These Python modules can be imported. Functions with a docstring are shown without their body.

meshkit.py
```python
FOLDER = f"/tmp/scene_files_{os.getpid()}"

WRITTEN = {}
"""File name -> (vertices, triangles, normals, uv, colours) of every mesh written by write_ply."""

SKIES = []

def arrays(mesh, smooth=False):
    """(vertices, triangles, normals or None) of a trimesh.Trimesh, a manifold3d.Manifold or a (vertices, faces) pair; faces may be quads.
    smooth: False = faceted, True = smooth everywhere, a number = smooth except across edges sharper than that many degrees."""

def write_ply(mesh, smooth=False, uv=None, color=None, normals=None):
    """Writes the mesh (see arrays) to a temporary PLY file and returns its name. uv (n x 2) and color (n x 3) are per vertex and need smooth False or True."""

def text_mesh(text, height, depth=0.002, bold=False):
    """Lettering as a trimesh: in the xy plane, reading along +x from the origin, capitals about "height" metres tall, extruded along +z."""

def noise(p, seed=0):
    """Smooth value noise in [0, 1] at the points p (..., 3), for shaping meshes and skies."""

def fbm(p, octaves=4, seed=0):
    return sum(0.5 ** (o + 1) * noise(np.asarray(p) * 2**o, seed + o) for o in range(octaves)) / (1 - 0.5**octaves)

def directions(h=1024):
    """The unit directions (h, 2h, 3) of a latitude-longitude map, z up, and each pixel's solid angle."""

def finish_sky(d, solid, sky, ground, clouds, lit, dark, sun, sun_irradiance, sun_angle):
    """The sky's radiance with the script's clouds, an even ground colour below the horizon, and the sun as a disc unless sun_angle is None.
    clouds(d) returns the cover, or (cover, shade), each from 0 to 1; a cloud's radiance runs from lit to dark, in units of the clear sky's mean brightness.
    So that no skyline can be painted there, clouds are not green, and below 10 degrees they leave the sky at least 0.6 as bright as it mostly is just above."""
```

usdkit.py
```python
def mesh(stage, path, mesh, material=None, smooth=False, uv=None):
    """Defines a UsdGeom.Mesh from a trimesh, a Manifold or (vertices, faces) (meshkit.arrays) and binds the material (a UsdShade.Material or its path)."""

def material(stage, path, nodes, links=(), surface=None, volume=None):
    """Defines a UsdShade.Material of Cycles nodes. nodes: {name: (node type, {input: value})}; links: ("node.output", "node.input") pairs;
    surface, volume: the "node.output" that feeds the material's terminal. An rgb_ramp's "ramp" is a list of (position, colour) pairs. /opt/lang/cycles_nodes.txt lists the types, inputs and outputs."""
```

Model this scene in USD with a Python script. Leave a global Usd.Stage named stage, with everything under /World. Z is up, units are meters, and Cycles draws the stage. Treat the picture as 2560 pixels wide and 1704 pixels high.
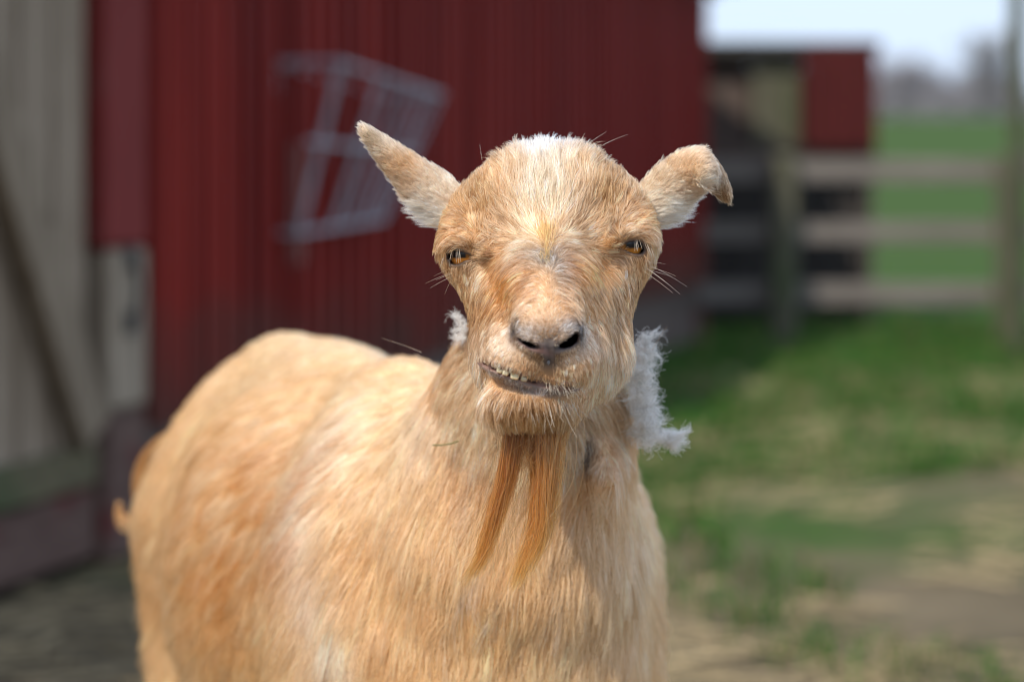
import math
import numpy as np
import trimesh
from scipy.spatial import cKDTree
from pxr import Gf, Sdf, Usd, UsdGeom, UsdLux, UsdShade, Vt
import meshkit, usdkit

T = Sdf.ValueTypeNames
stage = Usd.Stage.CreateInMemory()
UsdGeom.SetStageUpAxis(stage, "Z")
UsdGeom.SetStageMetersPerUnit(stage, 1.0)
UsdGeom.Xform.Define(stage, "/World")
UsdGeom.Scope.Define(stage, "/World/Looks")

# ------------------------------------------------------------------ camera, sky, sun, exposure
EYE_H, HORIZON, FPX, HEAD_Y = 1.0, 359.0, 6044.0, 1.735     # eye height; horizon row, focal length in photo pixels; head distance
cam = UsdGeom.Camera.Define(stage, "/World/camera")
cam.CreateFocalLengthAttr(85.0)
cam.CreateHorizontalApertureAttr(36.0)
cam.CreateVerticalApertureAttr(36.0 * 681 / 1024)
cam.CreateVerticalApertureOffsetAttr(-(852.0 - HORIZON) / 2560.0 * 36.0)
cam.CreateFStopAttr(3.5)
cam.CreateFocusDistanceAttr(1.722)
cam.CreateClippingRangeAttr(Gf.Vec2f(0.05, 5000.0))
cam.CreateExposureAttr(0.10)
cam.AddTransformOp().Set(Gf.Matrix4d(1, 0, 0, 0, 0, 0, 1, 0, 0, -1, 0, 0, 0, 0, EYE_H, 1))   # looks along +y, level, lens shifted down

SUN = np.array([-0.38, -0.58, 0.72]); SUN /= np.linalg.norm(SUN)
SUN_EL, SUN_ROT = math.asin(SUN[2]), math.atan2(SUN[0], SUN[1])
sky_mat = usdkit.material(stage, "/World/Looks/sky", {
    "sky": ("sky_texture", {"sky_type": "single_scattering", "sun_disc": False, "sun_elevation": SUN_EL, "sun_rotation": SUN_ROT, "aerosol_density": 1.6}),
    "co": ("texture_coordinate", {}),
    "mp": ("mapping", {"scale": (1.0, 1.0, 3.0)}),
    "no": ("noise_texture", {"scale": 2.2, "detail": 6.0, "roughness": 0.6}),
    "rp": ("rgb_ramp", {"ramp": [(0.0, (0.62, 0.62, 0.62)), (0.40, (0.76, 0.76, 0.76)), (0.72, (0.96, 0.96, 0.96))]}),
    "mx": ("mix_color", {"b": (5.7, 6.9, 9.0), "use_clamp": False}),
    "bg": ("background_shader", {"strength": 0.135})},
    [("co.generated", "mp.vector"), ("mp.vector", "no.vector"), ("no.fac", "rp.fac"), ("rp.color", "mx.fac"), ("sky.color", "mx.a"), ("mx.result", "bg.color")],
    surface="bg.background")
dome = UsdLux.DomeLight.Define(stage, "/World/sky")
UsdShade.MaterialBindingAPI.Apply(dome.GetPrim()).Bind(sky_mat)
dome.GetPrim().SetCustomDataByKey("kind", "structure")
sun = UsdLux.DistantLight.Define(stage, "/World/sun")
sun.CreateNormalizeAttr(True)
sun.CreateIntensityAttr(0.98)
sun.CreateAngleAttr(1.2)
sun.CreateColorAttr(Gf.Vec3f(1.0, 0.93, 0.82))
_z = SUN; _x = np.cross([0, 0, 1.0], _z); _x /= np.linalg.norm(_x); _y = np.cross(_z, _x)
sun.AddTransformOp().Set(Gf.Matrix4d(*_x, 0, *_y, 0, *_z, 0, 0, 0, 0, 1))


# ------------------------------------------------------------------ helpers
def P(u, v, y):
    """The point at distance y that the photograph shows in its pixel (u, v)."""
    return np.array([(u - 1280.0) / FPX * y, y, EYE_H - (v - HORIZON) / FPX * y])


used = {}


def path_for(name, parent=None):
    base = (str(parent.GetPath()) if parent is not None else "/World") + "/" + name
    n = used.get(base, 0)
    used[base] = n + 1
    return base if n == 0 else f"{base}_{n:03d}"


def tag(prim, label=None, category=None, group=None, kind=None):
    prim = prim.GetPrim() if hasattr(prim, "GetPrim") else prim
    for k, v in (("label", label), ("category", category), ("group", group), ("kind", kind)):
        if v:
            prim.SetCustomDataByKey(k, v)
    return prim


def thing(name, label, category, loc=(0, 0, 0), rotz=0.0, group=None, parent=None):
    x = UsdGeom.Xform.Define(stage, path_for(name, parent))
    x.AddTranslateOp().Set(Gf.Vec3d(*map(float, loc)))
    if rotz:
        x.AddRotateZOp().Set(math.degrees(rotz))
    return tag(x, label, category, group)


def obj(name, mesh, mat, parent=None, smooth=False, label=None, kind=None, tint=None):
    m = usdkit.mesh(stage, path_for(name, parent), mesh, mat, smooth=smooth)
    if tint is not None:
        UsdGeom.PrimvarsAPI(m).CreatePrimvar("tint", T.Color3fArray, "vertex").Set(Vt.Vec3fArray.FromNumpy(np.asarray(tint, np.float32)))
    return tag(m, label, kind=kind)


def curves(name, pts, widths, tint, mat, parent, kind=None, label=None):
    """pts (n, k, 3), widths (n, k) or (k,), tint (n, 3): n strands of k points."""
    n, k = pts.shape[:2]
    c = UsdGeom.BasisCurves.Define(stage, path_for(name, parent))
    c.CreateTypeAttr("cubic"); c.CreateBasisAttr("catmullRom"); c.CreateWrapAttr("pinned")
    c.CreateCurveVertexCountsAttr(Vt.IntArray.FromNumpy(np.full(n, k, np.int32)))
    c.CreatePointsAttr(Vt.Vec3fArray.FromNumpy(pts.reshape(-1, 3).astype(np.float32)))
    c.CreateWidthsAttr(Vt.FloatArray.FromNumpy(np.broadcast_to(widths, (n, k)).astype(np.float32).ravel()))
    c.SetWidthsInterpolation("vertex")
    tint = np.asarray(tint, np.float32)
    UsdGeom.PrimvarsAPI(c).CreatePrimvar("tint", T.Color3fArray, "uniform" if tint.ndim == 2 else "vertex").Set(Vt.Vec3fArray.FromNumpy(tint.reshape(-1, 3)))
    UsdShade.MaterialBindingAPI.Apply(c.GetPrim()).Bind(mat)
    return tag(c, label, kind=kind)


def box(size, at=(0, 0, 0), bevel=0.0, R=None):
    """A box with chamfered edges."""
    s = np.asarray(size, float) / 2
    if bevel:
        b = min(bevel, *(s * 0.8))
        pts = []
        for sx in (-1, 1):
            for sy in (-1, 1):
                for sz in (-1, 1):
                    c = s * [sx, sy, sz]
                    for k in range(3):
                        q = c.copy()
                        for j in range(3):
                            if j != k:
                                q[j] -= b * [sx, sy, sz][j]
                        pts.append(q)
        m = trimesh.convex.convex_hull(np.array(pts))
    else:
        m = trimesh.creation.box(2 * s)
    if R is not None:
        M = np.eye(4); M[:3, :3] = R; m.apply_transform(M)
    m.apply_translation(at)
    return m


def tube(points, radii, sides=8):
    p = np.asarray(points, float)
    t = np.gradient(p, axis=0); t /= np.linalg.norm(t, axis=1, keepdims=True) + 1e-12
    ref = np.array([0.0, 0, 1]) if abs(t[:, 2]).mean() < 0.8 else np.array([1.0, 0, 0])
    a = np.cross(t, ref); a /= np.linalg.norm(a, axis=1, keepdims=True) + 1e-12
    b = np.cross(t, a)
    ang = np.arange(sides) * 2 * np.pi / sides
    r = np.broadcast_to(radii, (len(p),))
    v = p[:, None] + r[:, None, None] * (np.cos(ang)[None, :, None] * a[:, None] + np.sin(ang)[None, :, None] * b[:, None])
    i, j = np.meshgrid(np.arange(len(p) - 1), np.arange(sides), indexing="ij")
    q = np.stack([i * sides + j, i * sides + (j + 1) % sides, (i + 1) * sides + (j + 1) % sides, (i + 1) * sides + j], -1).reshape(-1, 4)
    f = np.vstack([q[:, [0, 2, 1]], q[:, [0, 3, 2]]])
    n = len(v.reshape(-1, 3))
    v = np.vstack([v.reshape(-1, 3), p[:1], p[-1:]])
    j = np.arange(sides); k = (j + 1) % sides; e = (len(p) - 1) * sides
    f = np.vstack([f, np.stack([np.full(sides, n), k, j], 1)[:, ::-1], np.stack([np.full(sides, n + 1), e + j, e + k], 1)[:, ::-1]])
    return trimesh.Trimesh(v, f, process=False)


# ------------------------------------------------------------------ materials
def plain(name, color, rough=0.6, **kw):
    return usdkit.material(stage, f"/World/Looks/{name}", {"p": ("principled_bsdf", {"base_color": color, "roughness": rough, **kw})}, surface="p.BSDF")


def noisy(name, c1, c2, scale=(1, 1, 1), nscale=8.0, rough=0.8, bump=0.3, lo=0.35, hi=0.65, c3=None, scale3=1.3, lo3=0.52, hi3=0.66, dist=0.01, detail=6.0, spec=0.3):
    nodes = {
        "co": ("texture_coordinate", {}), "oi": ("object_info", {}),
        "ad": ("mix_color", {"blend_type": "add", "fac": 1.0, "use_clamp": False}),
        "sc": ("mix_color", {"blend_type": "multiply", "fac": 1.0, "b": (37.0, 53.0, 71.0), "use_clamp": False}),
        "mp": ("mapping", {"scale": scale}),
        "n1": ("noise_texture", {"scale": nscale, "detail": detail, "roughness": 0.62}),
        "r1": ("rgb_ramp", {"ramp": [(lo, c1), (hi, c2)]}),
        "bp": ("bump", {"strength": bump, "distance": dist}),
        "p": ("principled_bsdf", {"roughness": rough, "specular_ior_level": spec})}
    links = [("oi.random", "sc.a"), ("co.object", "ad.a"), ("sc.result", "ad.b"), ("ad.result", "mp.vector"), ("mp.vector", "n1.vector"), ("n1.fac", "r1.fac"), ("n1.fac", "bp.height"), ("bp.normal", "p.normal")]
    last = "r1.color"
    if c3 is not None:
        nodes |= {"n3": ("noise_texture", {"scale": scale3, "detail": 4.0}), "r3": ("rgb_ramp", {"ramp": [(lo3, (0, 0, 0)), (hi3, (1, 1, 1))]}), "mx": ("mix_color", {"b": c3})}
        links += [("ad.result", "n3.vector"), ("n3.fac", "r3.fac"), ("r3.color", "mx.fac"), ("r1.color", "mx.a")]
        last = "mx.result"
    return usdkit.material(stage, f"/World/Looks/{name}", nodes, links + [(last, "p.base_color")], surface="p.BSDF")


M = {}
M["red_metal"] = usdkit.material(stage, "/World/Looks/red_painted_metal", {
    "co": ("texture_coordinate", {}), "s": ("separate_xyz", {}),
    "mp": ("mapping", {"scale": (1.0, 1.0, 0.05)}),
    "n1": ("noise_texture", {"scale": 7.5, "detail": 3.0, "roughness": 0.55}),
    "r1": ("rgb_ramp", {"ramp": [(0.28, (0.115, 0.0090, 0.0068)), (0.5, (0.185, 0.0145, 0.0100)), (0.70, (0.27, 0.026, 0.018))]}),
    "n2": ("noise_texture", {"scale": 3.0, "detail": 6.0, "roughness": 0.65}),
    "zz": ("math", {"math_type": "multiply_add", "value2": 0.75}),
    "mud": ("map_range", {"from_min": 0.72, "from_max": 1.0, "to_min": 0.75, "to_max": 0.0, "clamp": True}),
    "mx": ("mix_color", {"b": (0.085, 0.045, 0.034)}),
    "bp": ("bump", {"strength": 0.1, "distance": 0.002}),
    "p": ("principled_bsdf", {"roughness": 0.65, "specular_ior_level": 0.15})},
    [("co.object", "s.vector"), ("co.object", "mp.vector"), ("mp.vector", "n1.vector"), ("n1.fac", "r1.fac"), ("co.object", "n2.vector"), ("n2.fac", "zz.value1"), ("s.z", "zz.value3"), ("zz.value", "mud.value"),
     ("mud.result", "mx.fac"), ("r1.color", "mx.a"), ("mx.result", "p.base_color"), ("n2.fac", "bp.height"), ("bp.normal", "p.normal")], surface="p.BSDF")
M["faded"] = noisy("faded_bare_patch", (0.13, 0.06, 0.05), (0.23, 0.13, 0.11), (1, 1, 0.3), 12.0, 0.8, 0.2, spec=0.15)
M["red_wood"] = noisy("worn_red_wood", (0.12, 0.0145, 0.012), (0.165, 0.024, 0.02), (6, 6, 0.6), 9.0, 0.8, 0.4, c3=(0.095, 0.055, 0.045), scale3=3.0, lo3=0.56, hi3=0.78, spec=0.15, dist=0.003)
M["grey_wood"] = noisy("weathered_grey_wood", (0.15, 0.109, 0.07), (0.285, 0.222, 0.158), (8, 8, 0.5), 7.0, 0.85, 0.5, dist=0.004)
M["tan_wood"] = noisy("weathered_tan_wood", (0.13, 0.095, 0.06), (0.215, 0.165, 0.11), (8, 8, 0.6), 7.0, 0.85, 0.5, dist=0.004)
M["pale_wood"] = noisy("bare_pale_wood", (0.17, 0.13, 0.09), (0.30, 0.24, 0.17), (8, 8, 0.6), 7.0, 0.85, 0.5, dist=0.004)
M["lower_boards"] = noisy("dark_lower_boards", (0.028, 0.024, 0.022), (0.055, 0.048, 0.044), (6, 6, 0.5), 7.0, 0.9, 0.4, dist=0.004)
M["mossy_wood"] = noisy("mossy_wood", (0.06, 0.05, 0.025), (0.11, 0.092, 0.047), (3, 3, 3), 7.0, 0.9, 0.5, c3=(0.045, 0.055, 0.02), dist=0.004)
M["shed_red"] = noisy("dull_red_boards", (0.055, 0.009, 0.009), (0.085, 0.014, 0.013), (6, 6, 0.5), 8.0, 0.8, 0.3, spec=0.15)
M["kick"] = noisy("scuffed_kick_board", (0.065, 0.036, 0.028), (0.115, 0.072, 0.056), (1, 6, 6), 6.0, 0.85, 0.4, c3=(0.10, 0.024, 0.021), scale3=3.5, lo3=0.55, hi3=0.62, spec=0.15)
M["dark_wood"] = noisy("dirty_dark_wood", (0.06, 0.042, 0.034), (0.11, 0.08, 0.066), (1, 1, 2), 7.0, 0.9, 0.5, dist=0.004)
M["fence_wood"] = noisy("weathered_fence_wood", (0.125, 0.107, 0.093), (0.21, 0.184, 0.164), (0.6, 8, 8), 5.0, 0.85, 0.5, dist=0.004)
M["post_wood"] = noisy("mossy_fence_post_wood", (0.065, 0.062, 0.038), (0.12, 0.112, 0.078), (5, 5, 0.5), 6.0, 0.9, 0.5, c3=(0.07, 0.085, 0.04), dist=0.004)
M["pole_wood"] = noisy("mossy_pole_wood", (0.04, 0.045, 0.022), (0.085, 0.09, 0.05), (5, 5, 0.5), 6.0, 0.9, 0.5, dist=0.004)
M["steel"] = noisy("galvanised_wire", (0.22, 0.23, 0.26), (0.34, 0.35, 0.39), (1, 1, 1), 30.0, 0.5, 0.1, dist=0.001, spec=0.6)
M["iron"] = plain("dark_iron", (0.03, 0.03, 0.035), 0.5, metallic=0.6)
M["roofing"] = noisy("dark_roofing", (0.03, 0.028, 0.026), (0.055, 0.05, 0.046), (1, 1, 1), 9.0, 0.8, 0.2)
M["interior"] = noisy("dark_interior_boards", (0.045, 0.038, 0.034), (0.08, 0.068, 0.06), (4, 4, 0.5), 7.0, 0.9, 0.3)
M["bark"] = noisy("grey_bark", (0.10, 0.09, 0.085), (0.19, 0.17, 0.165), (1, 1, 0.3), 12.0, 0.9, 0.4)
M["twigs"] = plain("bare_twigs", (0.27, 0.255, 0.265), 0.9)

M["ground"] = usdkit.material(stage, "/World/Looks/ground", {
    "g": ("geometry", {}), "s": ("separate_xyz", {}),
    "n1": ("noise_texture", {"scale": 0.9, "detail": 5.0, "roughness": 0.6}),
    "n2": ("noise_texture", {"scale": 14.0, "detail": 8.0, "roughness": 0.7}),
    "n4": ("noise_texture", {"scale": 2.7, "detail": 4.0, "roughness": 0.6}),
    "dist": ("map_range", {"from_min": 4.6, "from_max": 10.2, "to_min": -0.26, "to_max": 0.46, "clamp": True}),
    "sum": ("math", {"math_type": "add"}),
    "rg": ("rgb_ramp", {"ramp": [(0.36, (0, 0, 0)), (0.64, (1, 1, 1))]}),
    "dirt": ("rgb_ramp", {"ramp": [(0.30, (0.105, 0.083, 0.051)), (0.5, (0.138, 0.109, 0.067)), (0.70, (0.175, 0.139, 0.086))]}),
    "grass": ("rgb_ramp", {"ramp": [(0.30, (0.018, 0.058, 0.007)), (0.70, (0.045, 0.112, 0.014))]}),
    "far": ("map_range", {"from_min": 13.0, "from_max": 20.0, "clamp": True}),
    "mxf": ("mix_color", {"b": (0.040, 0.078, 0.012)}),
    "mx": ("mix_color", {}),
    "bp": ("bump", {"strength": 0.6, "distance": 0.03}),
    "p": ("principled_bsdf", {"roughness": 0.95, "specular_ior_level": 0.15})},
    [("g.position", "s.vector"), ("g.position", "n1.vector"), ("g.position", "n2.vector"), ("g.position", "n4.vector"), ("s.y", "dist.value"), ("n1.fac", "sum.value1"), ("dist.result", "sum.value2"),
     ("sum.value", "rg.fac"), ("n4.fac", "dirt.fac"), ("n2.fac", "grass.fac"), ("rg.color", "mx.fac"), ("dirt.color", "mx.a"), ("grass.color", "mx.b"),
     ("s.y", "far.value"), ("far.result", "mxf.fac"), ("mx.result", "mxf.a"), ("mxf.result", "p.base_color"), ("n2.fac", "bp.height"), ("bp.normal", "p.normal")], surface="p.BSDF")


def tinted(name, rough=0.6, spec=0.3, **kw):
    return usdkit.material(stage, f"/World/Looks/{name}", {"a": ("attribute", {"attribute": "tint"}), "p": ("principled_bsdf", {"roughness": rough, "specular_ior_level": spec, **kw})}, [("a.color", "p.base_color")], surface="p.BSDF")


def hair(name, rough=0.35, radial=0.55, diffuse=0.35, coat=0.0):
    return usdkit.material(stage, f"/World/Looks/{name}", {
        "a": ("attribute", {"attribute": "tint"}),
        "h": ("principled_hair_bsdf", {"model": "Chiang", "parametrization": "Direct coloring", "roughness": rough, "radial_roughness": radial, "coat": coat, "offset": 0.035}),
        "d": ("diffuse_bsdf", {}), "m": ("mix_closure", {"fac": diffuse})},
        [("a.color", "h.color"), ("a.color", "d.color"), ("h.BSDF", "m.closure1"), ("d.BSDF", "m.closure2")], surface="m.closure")


M["skin"] = usdkit.material(stage, "/World/Looks/goat_skin", {
    "a": ("attribute", {"attribute": "tint"}), "g": ("geometry", {}),
    "n": ("noise_texture", {"scale": 420.0, "detail": 3.0}), "bp": ("bump", {"strength": 0.35, "distance": 0.0008}),
    "p": ("principled_bsdf", {"roughness": 0.5, "specular_ior_level": 0.35, "subsurface_weight": 0.12, "subsurface_scale": 0.003, "subsurface_radius": (1.0, 0.4, 0.25)})},
    [("a.color", "p.base_color"), ("g.position", "n.vector"), ("n.fac", "bp.height"), ("bp.normal", "p.normal")], surface="p.BSDF")
M["eye"] = tinted("goat_eye", 0.3, 0.25, coat_weight=0.45, coat_roughness=0.03)
M["tooth"] = tinted("tooth_enamel", 0.3, 0.5, subsurface_weight=0.2, subsurface_scale=0.002)
M["wet"] = plain("wet_drop", (0.8, 0.8, 0.8), 0.02, transmission_weight=0.9, ior=1.33)
M["fur"] = hair("goat_fur")
M["wool"] = hair("shed_wool", 0.5, 0.7, 0.6)
M["beard"] = hair("beard_hair", 0.28, 0.45, 0.2)
M["straw"] = tinted("dry_straw", 0.7, 0.3)
M["grass"] = usdkit.material(stage, "/World/Looks/grass_blades", {
    "a": ("attribute", {"attribute": "tint"}), "p": ("principled_bsdf", {"roughness": 0.6, "specular_ior_level": 0.2}), "t": ("translucent_bsdf", {}) , "m": ("mix_closure", {"fac": 0.3})},
    [("a.color", "p.base_color"), ("a.color", "t.color"), ("p.BSDF", "m.closure1"), ("t.BSDF", "m.closure2")], surface="m.closure")

rng = np.random.default_rng(7)


# ------------------------------------------------------------------ ground
def terrain(x, y):
    x, y = np.asarray(x, float), np.asarray(y, float)
    t = np.clip((y - 15) / 105, 0, 1)
    h = 2.25 * t * t * (3 - 2 * t)
    h = h + np.clip((y - 125) / 120, 0, 1) * 0.6
    bumps = (meshkit.fbm(np.stack([x * 1.1, y * 1.1, np.zeros_like(x)], -1), 3, 5) - 0.5) * 0.07 * np.clip((y - 2.8) / 1.5, 0, 1)
    return h + bumps * (y < 40)


xs = np.unique(np.concatenate([np.linspace(-700, -12, 20), np.linspace(-12, 14, 131), np.linspace(14, 700, 20)]))
ys = np.unique(np.concatenate([np.linspace(-300, -4, 12), np.linspace(-4, 20, 121), np.linspace(20, 140, 40), np.linspace(140, 1500, 20)]))
gx, gy = np.meshgrid(xs, ys, indexing="ij")
gv = np.stack([gx, gy, terrain(gx, gy)], -1).reshape(-1, 3)
ii, jj = np.meshgrid(np.arange(len(xs) - 1), np.arange(len(ys) - 1), indexing="ij")
q = np.stack([ii * len(ys) + jj, (ii + 1) * len(ys) + jj, (ii + 1) * len(ys) + jj + 1, ii * len(ys) + jj + 1], -1).reshape(-1, 4)
tag(obj("ground", (gv, q), M["ground"], smooth=True), "trampled farmyard ground of dirt, straw and grass rising to a green field", None, kind="structure")

# ------------------------------------------------------------------ barn (wall runs from near left to far right)
A = np.array([-0.934, 5.92]); B = np.array([0.941, 12.23])
td = (B - A) / np.linalg.norm(B - A); nd = np.array([td[1], -td[0]])          # along the wall, out of the wall
LEN = np.linalg.norm(B - A); ROT = math.atan2(td[1], td[0])
# local frame of the barn: x along the wall from the door post (x = 0) to the far corner (x = LEN), y into the barn, z up
barn = thing("red_barn", "dark red corrugated metal barn with a weathered plank door behind the goat", "barn", (A[0], A[1], 0), ROT)
EAVE, SKIRT = 1.86, 0.33


def corrugated(x0, x1, z0, z1, pitch=0.118, h=0.052):
    prof = []
    n = int(np.ceil((x1 - x0) / pitch))
    for k in range(n):
        a = x0 + k * pitch
        prof += [(a, 0), (a + 0.45 * pitch, 0), (a + 0.57 * pitch, -h), (a + 0.84 * pitch, -h), (a + 0.96 * pitch, 0)]
    prof = np.array([p for p in prof if p[0] < x1 - 1e-4] + [(x1, 0)])
    zs = [z0, (z0 + z1) / 2, z1]
    v = np.array([(x, y, z) for z in zs for x, y in prof])
    m = len(prof)
    f = np.array([(k * m + i, k * m + i + 1, (k + 1) * m + i + 1, (k + 1) * m + i) for k in range(len(zs) - 1) for i in range(m - 1)])
    back = v + [0, 0.004, 0]
    return trimesh.util.concatenate([trimesh.Trimesh(v, np.vstack([f[:, [0, 1, 2]], f[:, [0, 2, 3]]]), process=False), trimesh.Trimesh(back, np.vstack([f[:, [2, 1, 0]], f[:, [3, 2, 0]]]), process=False)])


PANEL = 0.875
x0 = 0.02
while x0 < LEN - 0.05:
    x1 = min(x0 + PANEL, LEN)
    obj("metal_panel", corrugated(x0, x1, SKIRT - 0.03, EAVE), M["red_metal"], barn)
    x0 = x1
k = 0
for x0 in np.arange(0.02, LEN, 2.2):
    x1 = min(x0 + 2.196, LEN - 0.01)
    obj("skirting_board", box((x1 - x0, 0.05, SKIRT), ((x0 + x1) / 2, 0.03, SKIRT / 2), 0.006), M["dark_wood"], barn)
obj("corner_trim", box((0.09, 0.10, EAVE - 0.02), (LEN + 0.045, 0.03, (EAVE - 0.02) / 2 + 0.01), 0.008), M["red_metal"], barn)
obj("end_wall", corrugated(0, 4.6, 0.05, EAVE + 0.0).apply_transform(trimesh.transformations.rotation_matrix(math.pi / 2, [0, 0, 1])).apply_translation([LEN + 0.03, 0.09, 0]), M["red_metal"], barn)
obj("back_wall", box((LEN + 5.0, 0.05, EAVE), ((LEN - 5.0) / 2, 4.7, EAVE / 2)), M["red_metal"], barn)
for s in (0, 1):
    r = box((LEN + 5.6, 2.75, 0.05), (0, 0, 0), 0.01, trimesh.transformations.rotation_matrix((1, -1)[s] * 0.5, [1, 0, 0])[:3, :3])
    r.apply_translation([(LEN - 4.9) / 2 + 0.05, 1.06 if s == 0 else 3.66, EAVE + 0.62])
    obj("roof_sheet", r, M["roofing"], barn)
obj("eave_board", box((LEN + 5.4, 0.03, 0.12), ((LEN - 4.9) / 2, -0.045, EAVE - 0.04), 0.004), M["red_wood"], barn)
# door post with bare patch and latch
obj("door_post", box((0.25, 0.09, 1.08), (-0.112, 0.0, 1.08 / 2 + 0.752), 0.01), M["red_wood"], barn)
obj("door_post", box((0.215, 0.085, 0.385), (-0.095, 0.0, 0.556), 0.012), M["pale_wood"], barn, label="bare pale lower length of the door post, paint worn off")
obj("door_post", box((0.23, 0.088, 0.35), (-0.11, 0.0, 0.185), 0.012), M["kick"], barn)
for dz in (0.725, 0.57):
    obj("latch_plate", box((0.045, 0.012, 0.055), (-0.10, -0.050, dz), 0.004), M["iron"], barn)
obj("latch_bar", tube([(-0.10, -0.062, 0.725), (-0.096, -0.07, 0.65), (-0.10, -0.062, 0.57)], 0.007), M["iron"], barn)
sp_ = np.linalg.norm(P(712, 0, 6.92)[:2] - A)
obj("faded_strip", box((0.085, 0.006, 0.34), (sp_ - 0.05, -0.046, 0.83), 0.002), M["faded"], barn, label="pale faded strip where the red paint has worn away")
# plank door to the left of the post
door = thing("door", None, None, parent=barn)
pw = 0.16
for k in range(8):
    x = -0.245 - pw * (k + 0.5)
    obj("plank", box((pw - 0.008, 0.028, 1.58), (x, 0.012 + 0.004 * (k % 3), 1.0), 0.005), M["grey_wood"], door)
obj("bottom_rail", box((1.30, 0.03, 0.095), (-0.245 - 0.65, -0.022, 0.25), 0.006), M["mossy_wood"], door)
obj("top_rail", box((1.30, 0.03, 0.10), (-0.245 - 0.65, -0.022, 1.72), 0.006), M["grey_wood"], door)
p0, p1 = np.array([-0.29, 0.325]), np.array([-1.12, 1.655])
d = p1 - p0; L = np.linalg.norm(d); ang = math.atan2(d[1], d[0])
Rb = trimesh.transformations.rotation_matrix(-ang, [0, 1, 0])[:3, :3]
obj("diagonal_brace", box((L, 0.055, 0.13), ((p0 + p1)[0] / 2, -0.034, (p0 + p1)[1] / 2), 0.006, Rb), M["tan_wood"], door)
obj("kick_board", box((1.40, 0.05, 0.165), (-0.236 - 0.70, 0.0, 0.115), 0.008), M["kick"], barn, label="scuffed reddish board below the plank door")
obj("dark_room", box((5.0, 0.02, EAVE), (-2.6, 0.35, EAVE / 2)), M["interior"], barn)
obj("left_wall", corrugated(-5.0, -1.55, 0.05, EAVE), M["red_metal"], barn)

# ------------------------------------------------------------------ wire hay rack on the barn wall
rack = thing("hay_rack", "grey wire hay rack hung on the red barn wall", "hay rack", (A[0], A[1], 0), ROT)
s0 = np.linalg.norm(np.array([-0.662, 6.84]) - A) - 0.09; RL, zt, zb, Dt, Db = 0.90, 1.225, 0.75, 0.19, 0.065


def rk(s, t, out=None):
    """Point on the outer face: s along, t 0 top to 1 bottom."""
    o = Dt + (Db - Dt) * t
    return np.array([s0 + s * (1 - 0.20 * t), -(o if out is None else out) - 0.03, zt + (zb - zt) * t - 0.075 * s / RL * (1 - t) + 0.02 * s / RL * t])


R1, R2 = 0.0075, 0.0052
obj("top_rim", trimesh.util.concatenate([tube([rk(0, 0, 0), rk(0, 0)], R1), tube([rk(0, 0), rk(RL, 0)], R1), tube([rk(RL, 0), rk(RL, 0, 0)], R1), tube([rk(0, 0, 0), rk(RL, 0, 0)], R1)]), M["steel"], rack, smooth=50)
obj("middle_rail", tube([rk(-0.1, 0.47), rk(RL, 0.47)], R1), M["steel"], rack, smooth=50)
obj("bottom_rail", trimesh.util.concatenate([tube([rk(0, 1), rk(RL, 1)], R1), tube([rk(0, 1), rk(0, 1, 0)], R1), tube([rk(RL, 1), rk(RL, 1, 0)], R1)]), M["steel"], rack, smooth=50)
for s in (0.0, 0.02, 0.33, 0.35, 0.46, 0.57, 0.66, 0.75, 0.83, 0.9):
    obj("bar", tube([rk(s, 0), rk(s, 1)], R2 if s > 0 else R1), M["steel"], rack, smooth=50)
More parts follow.
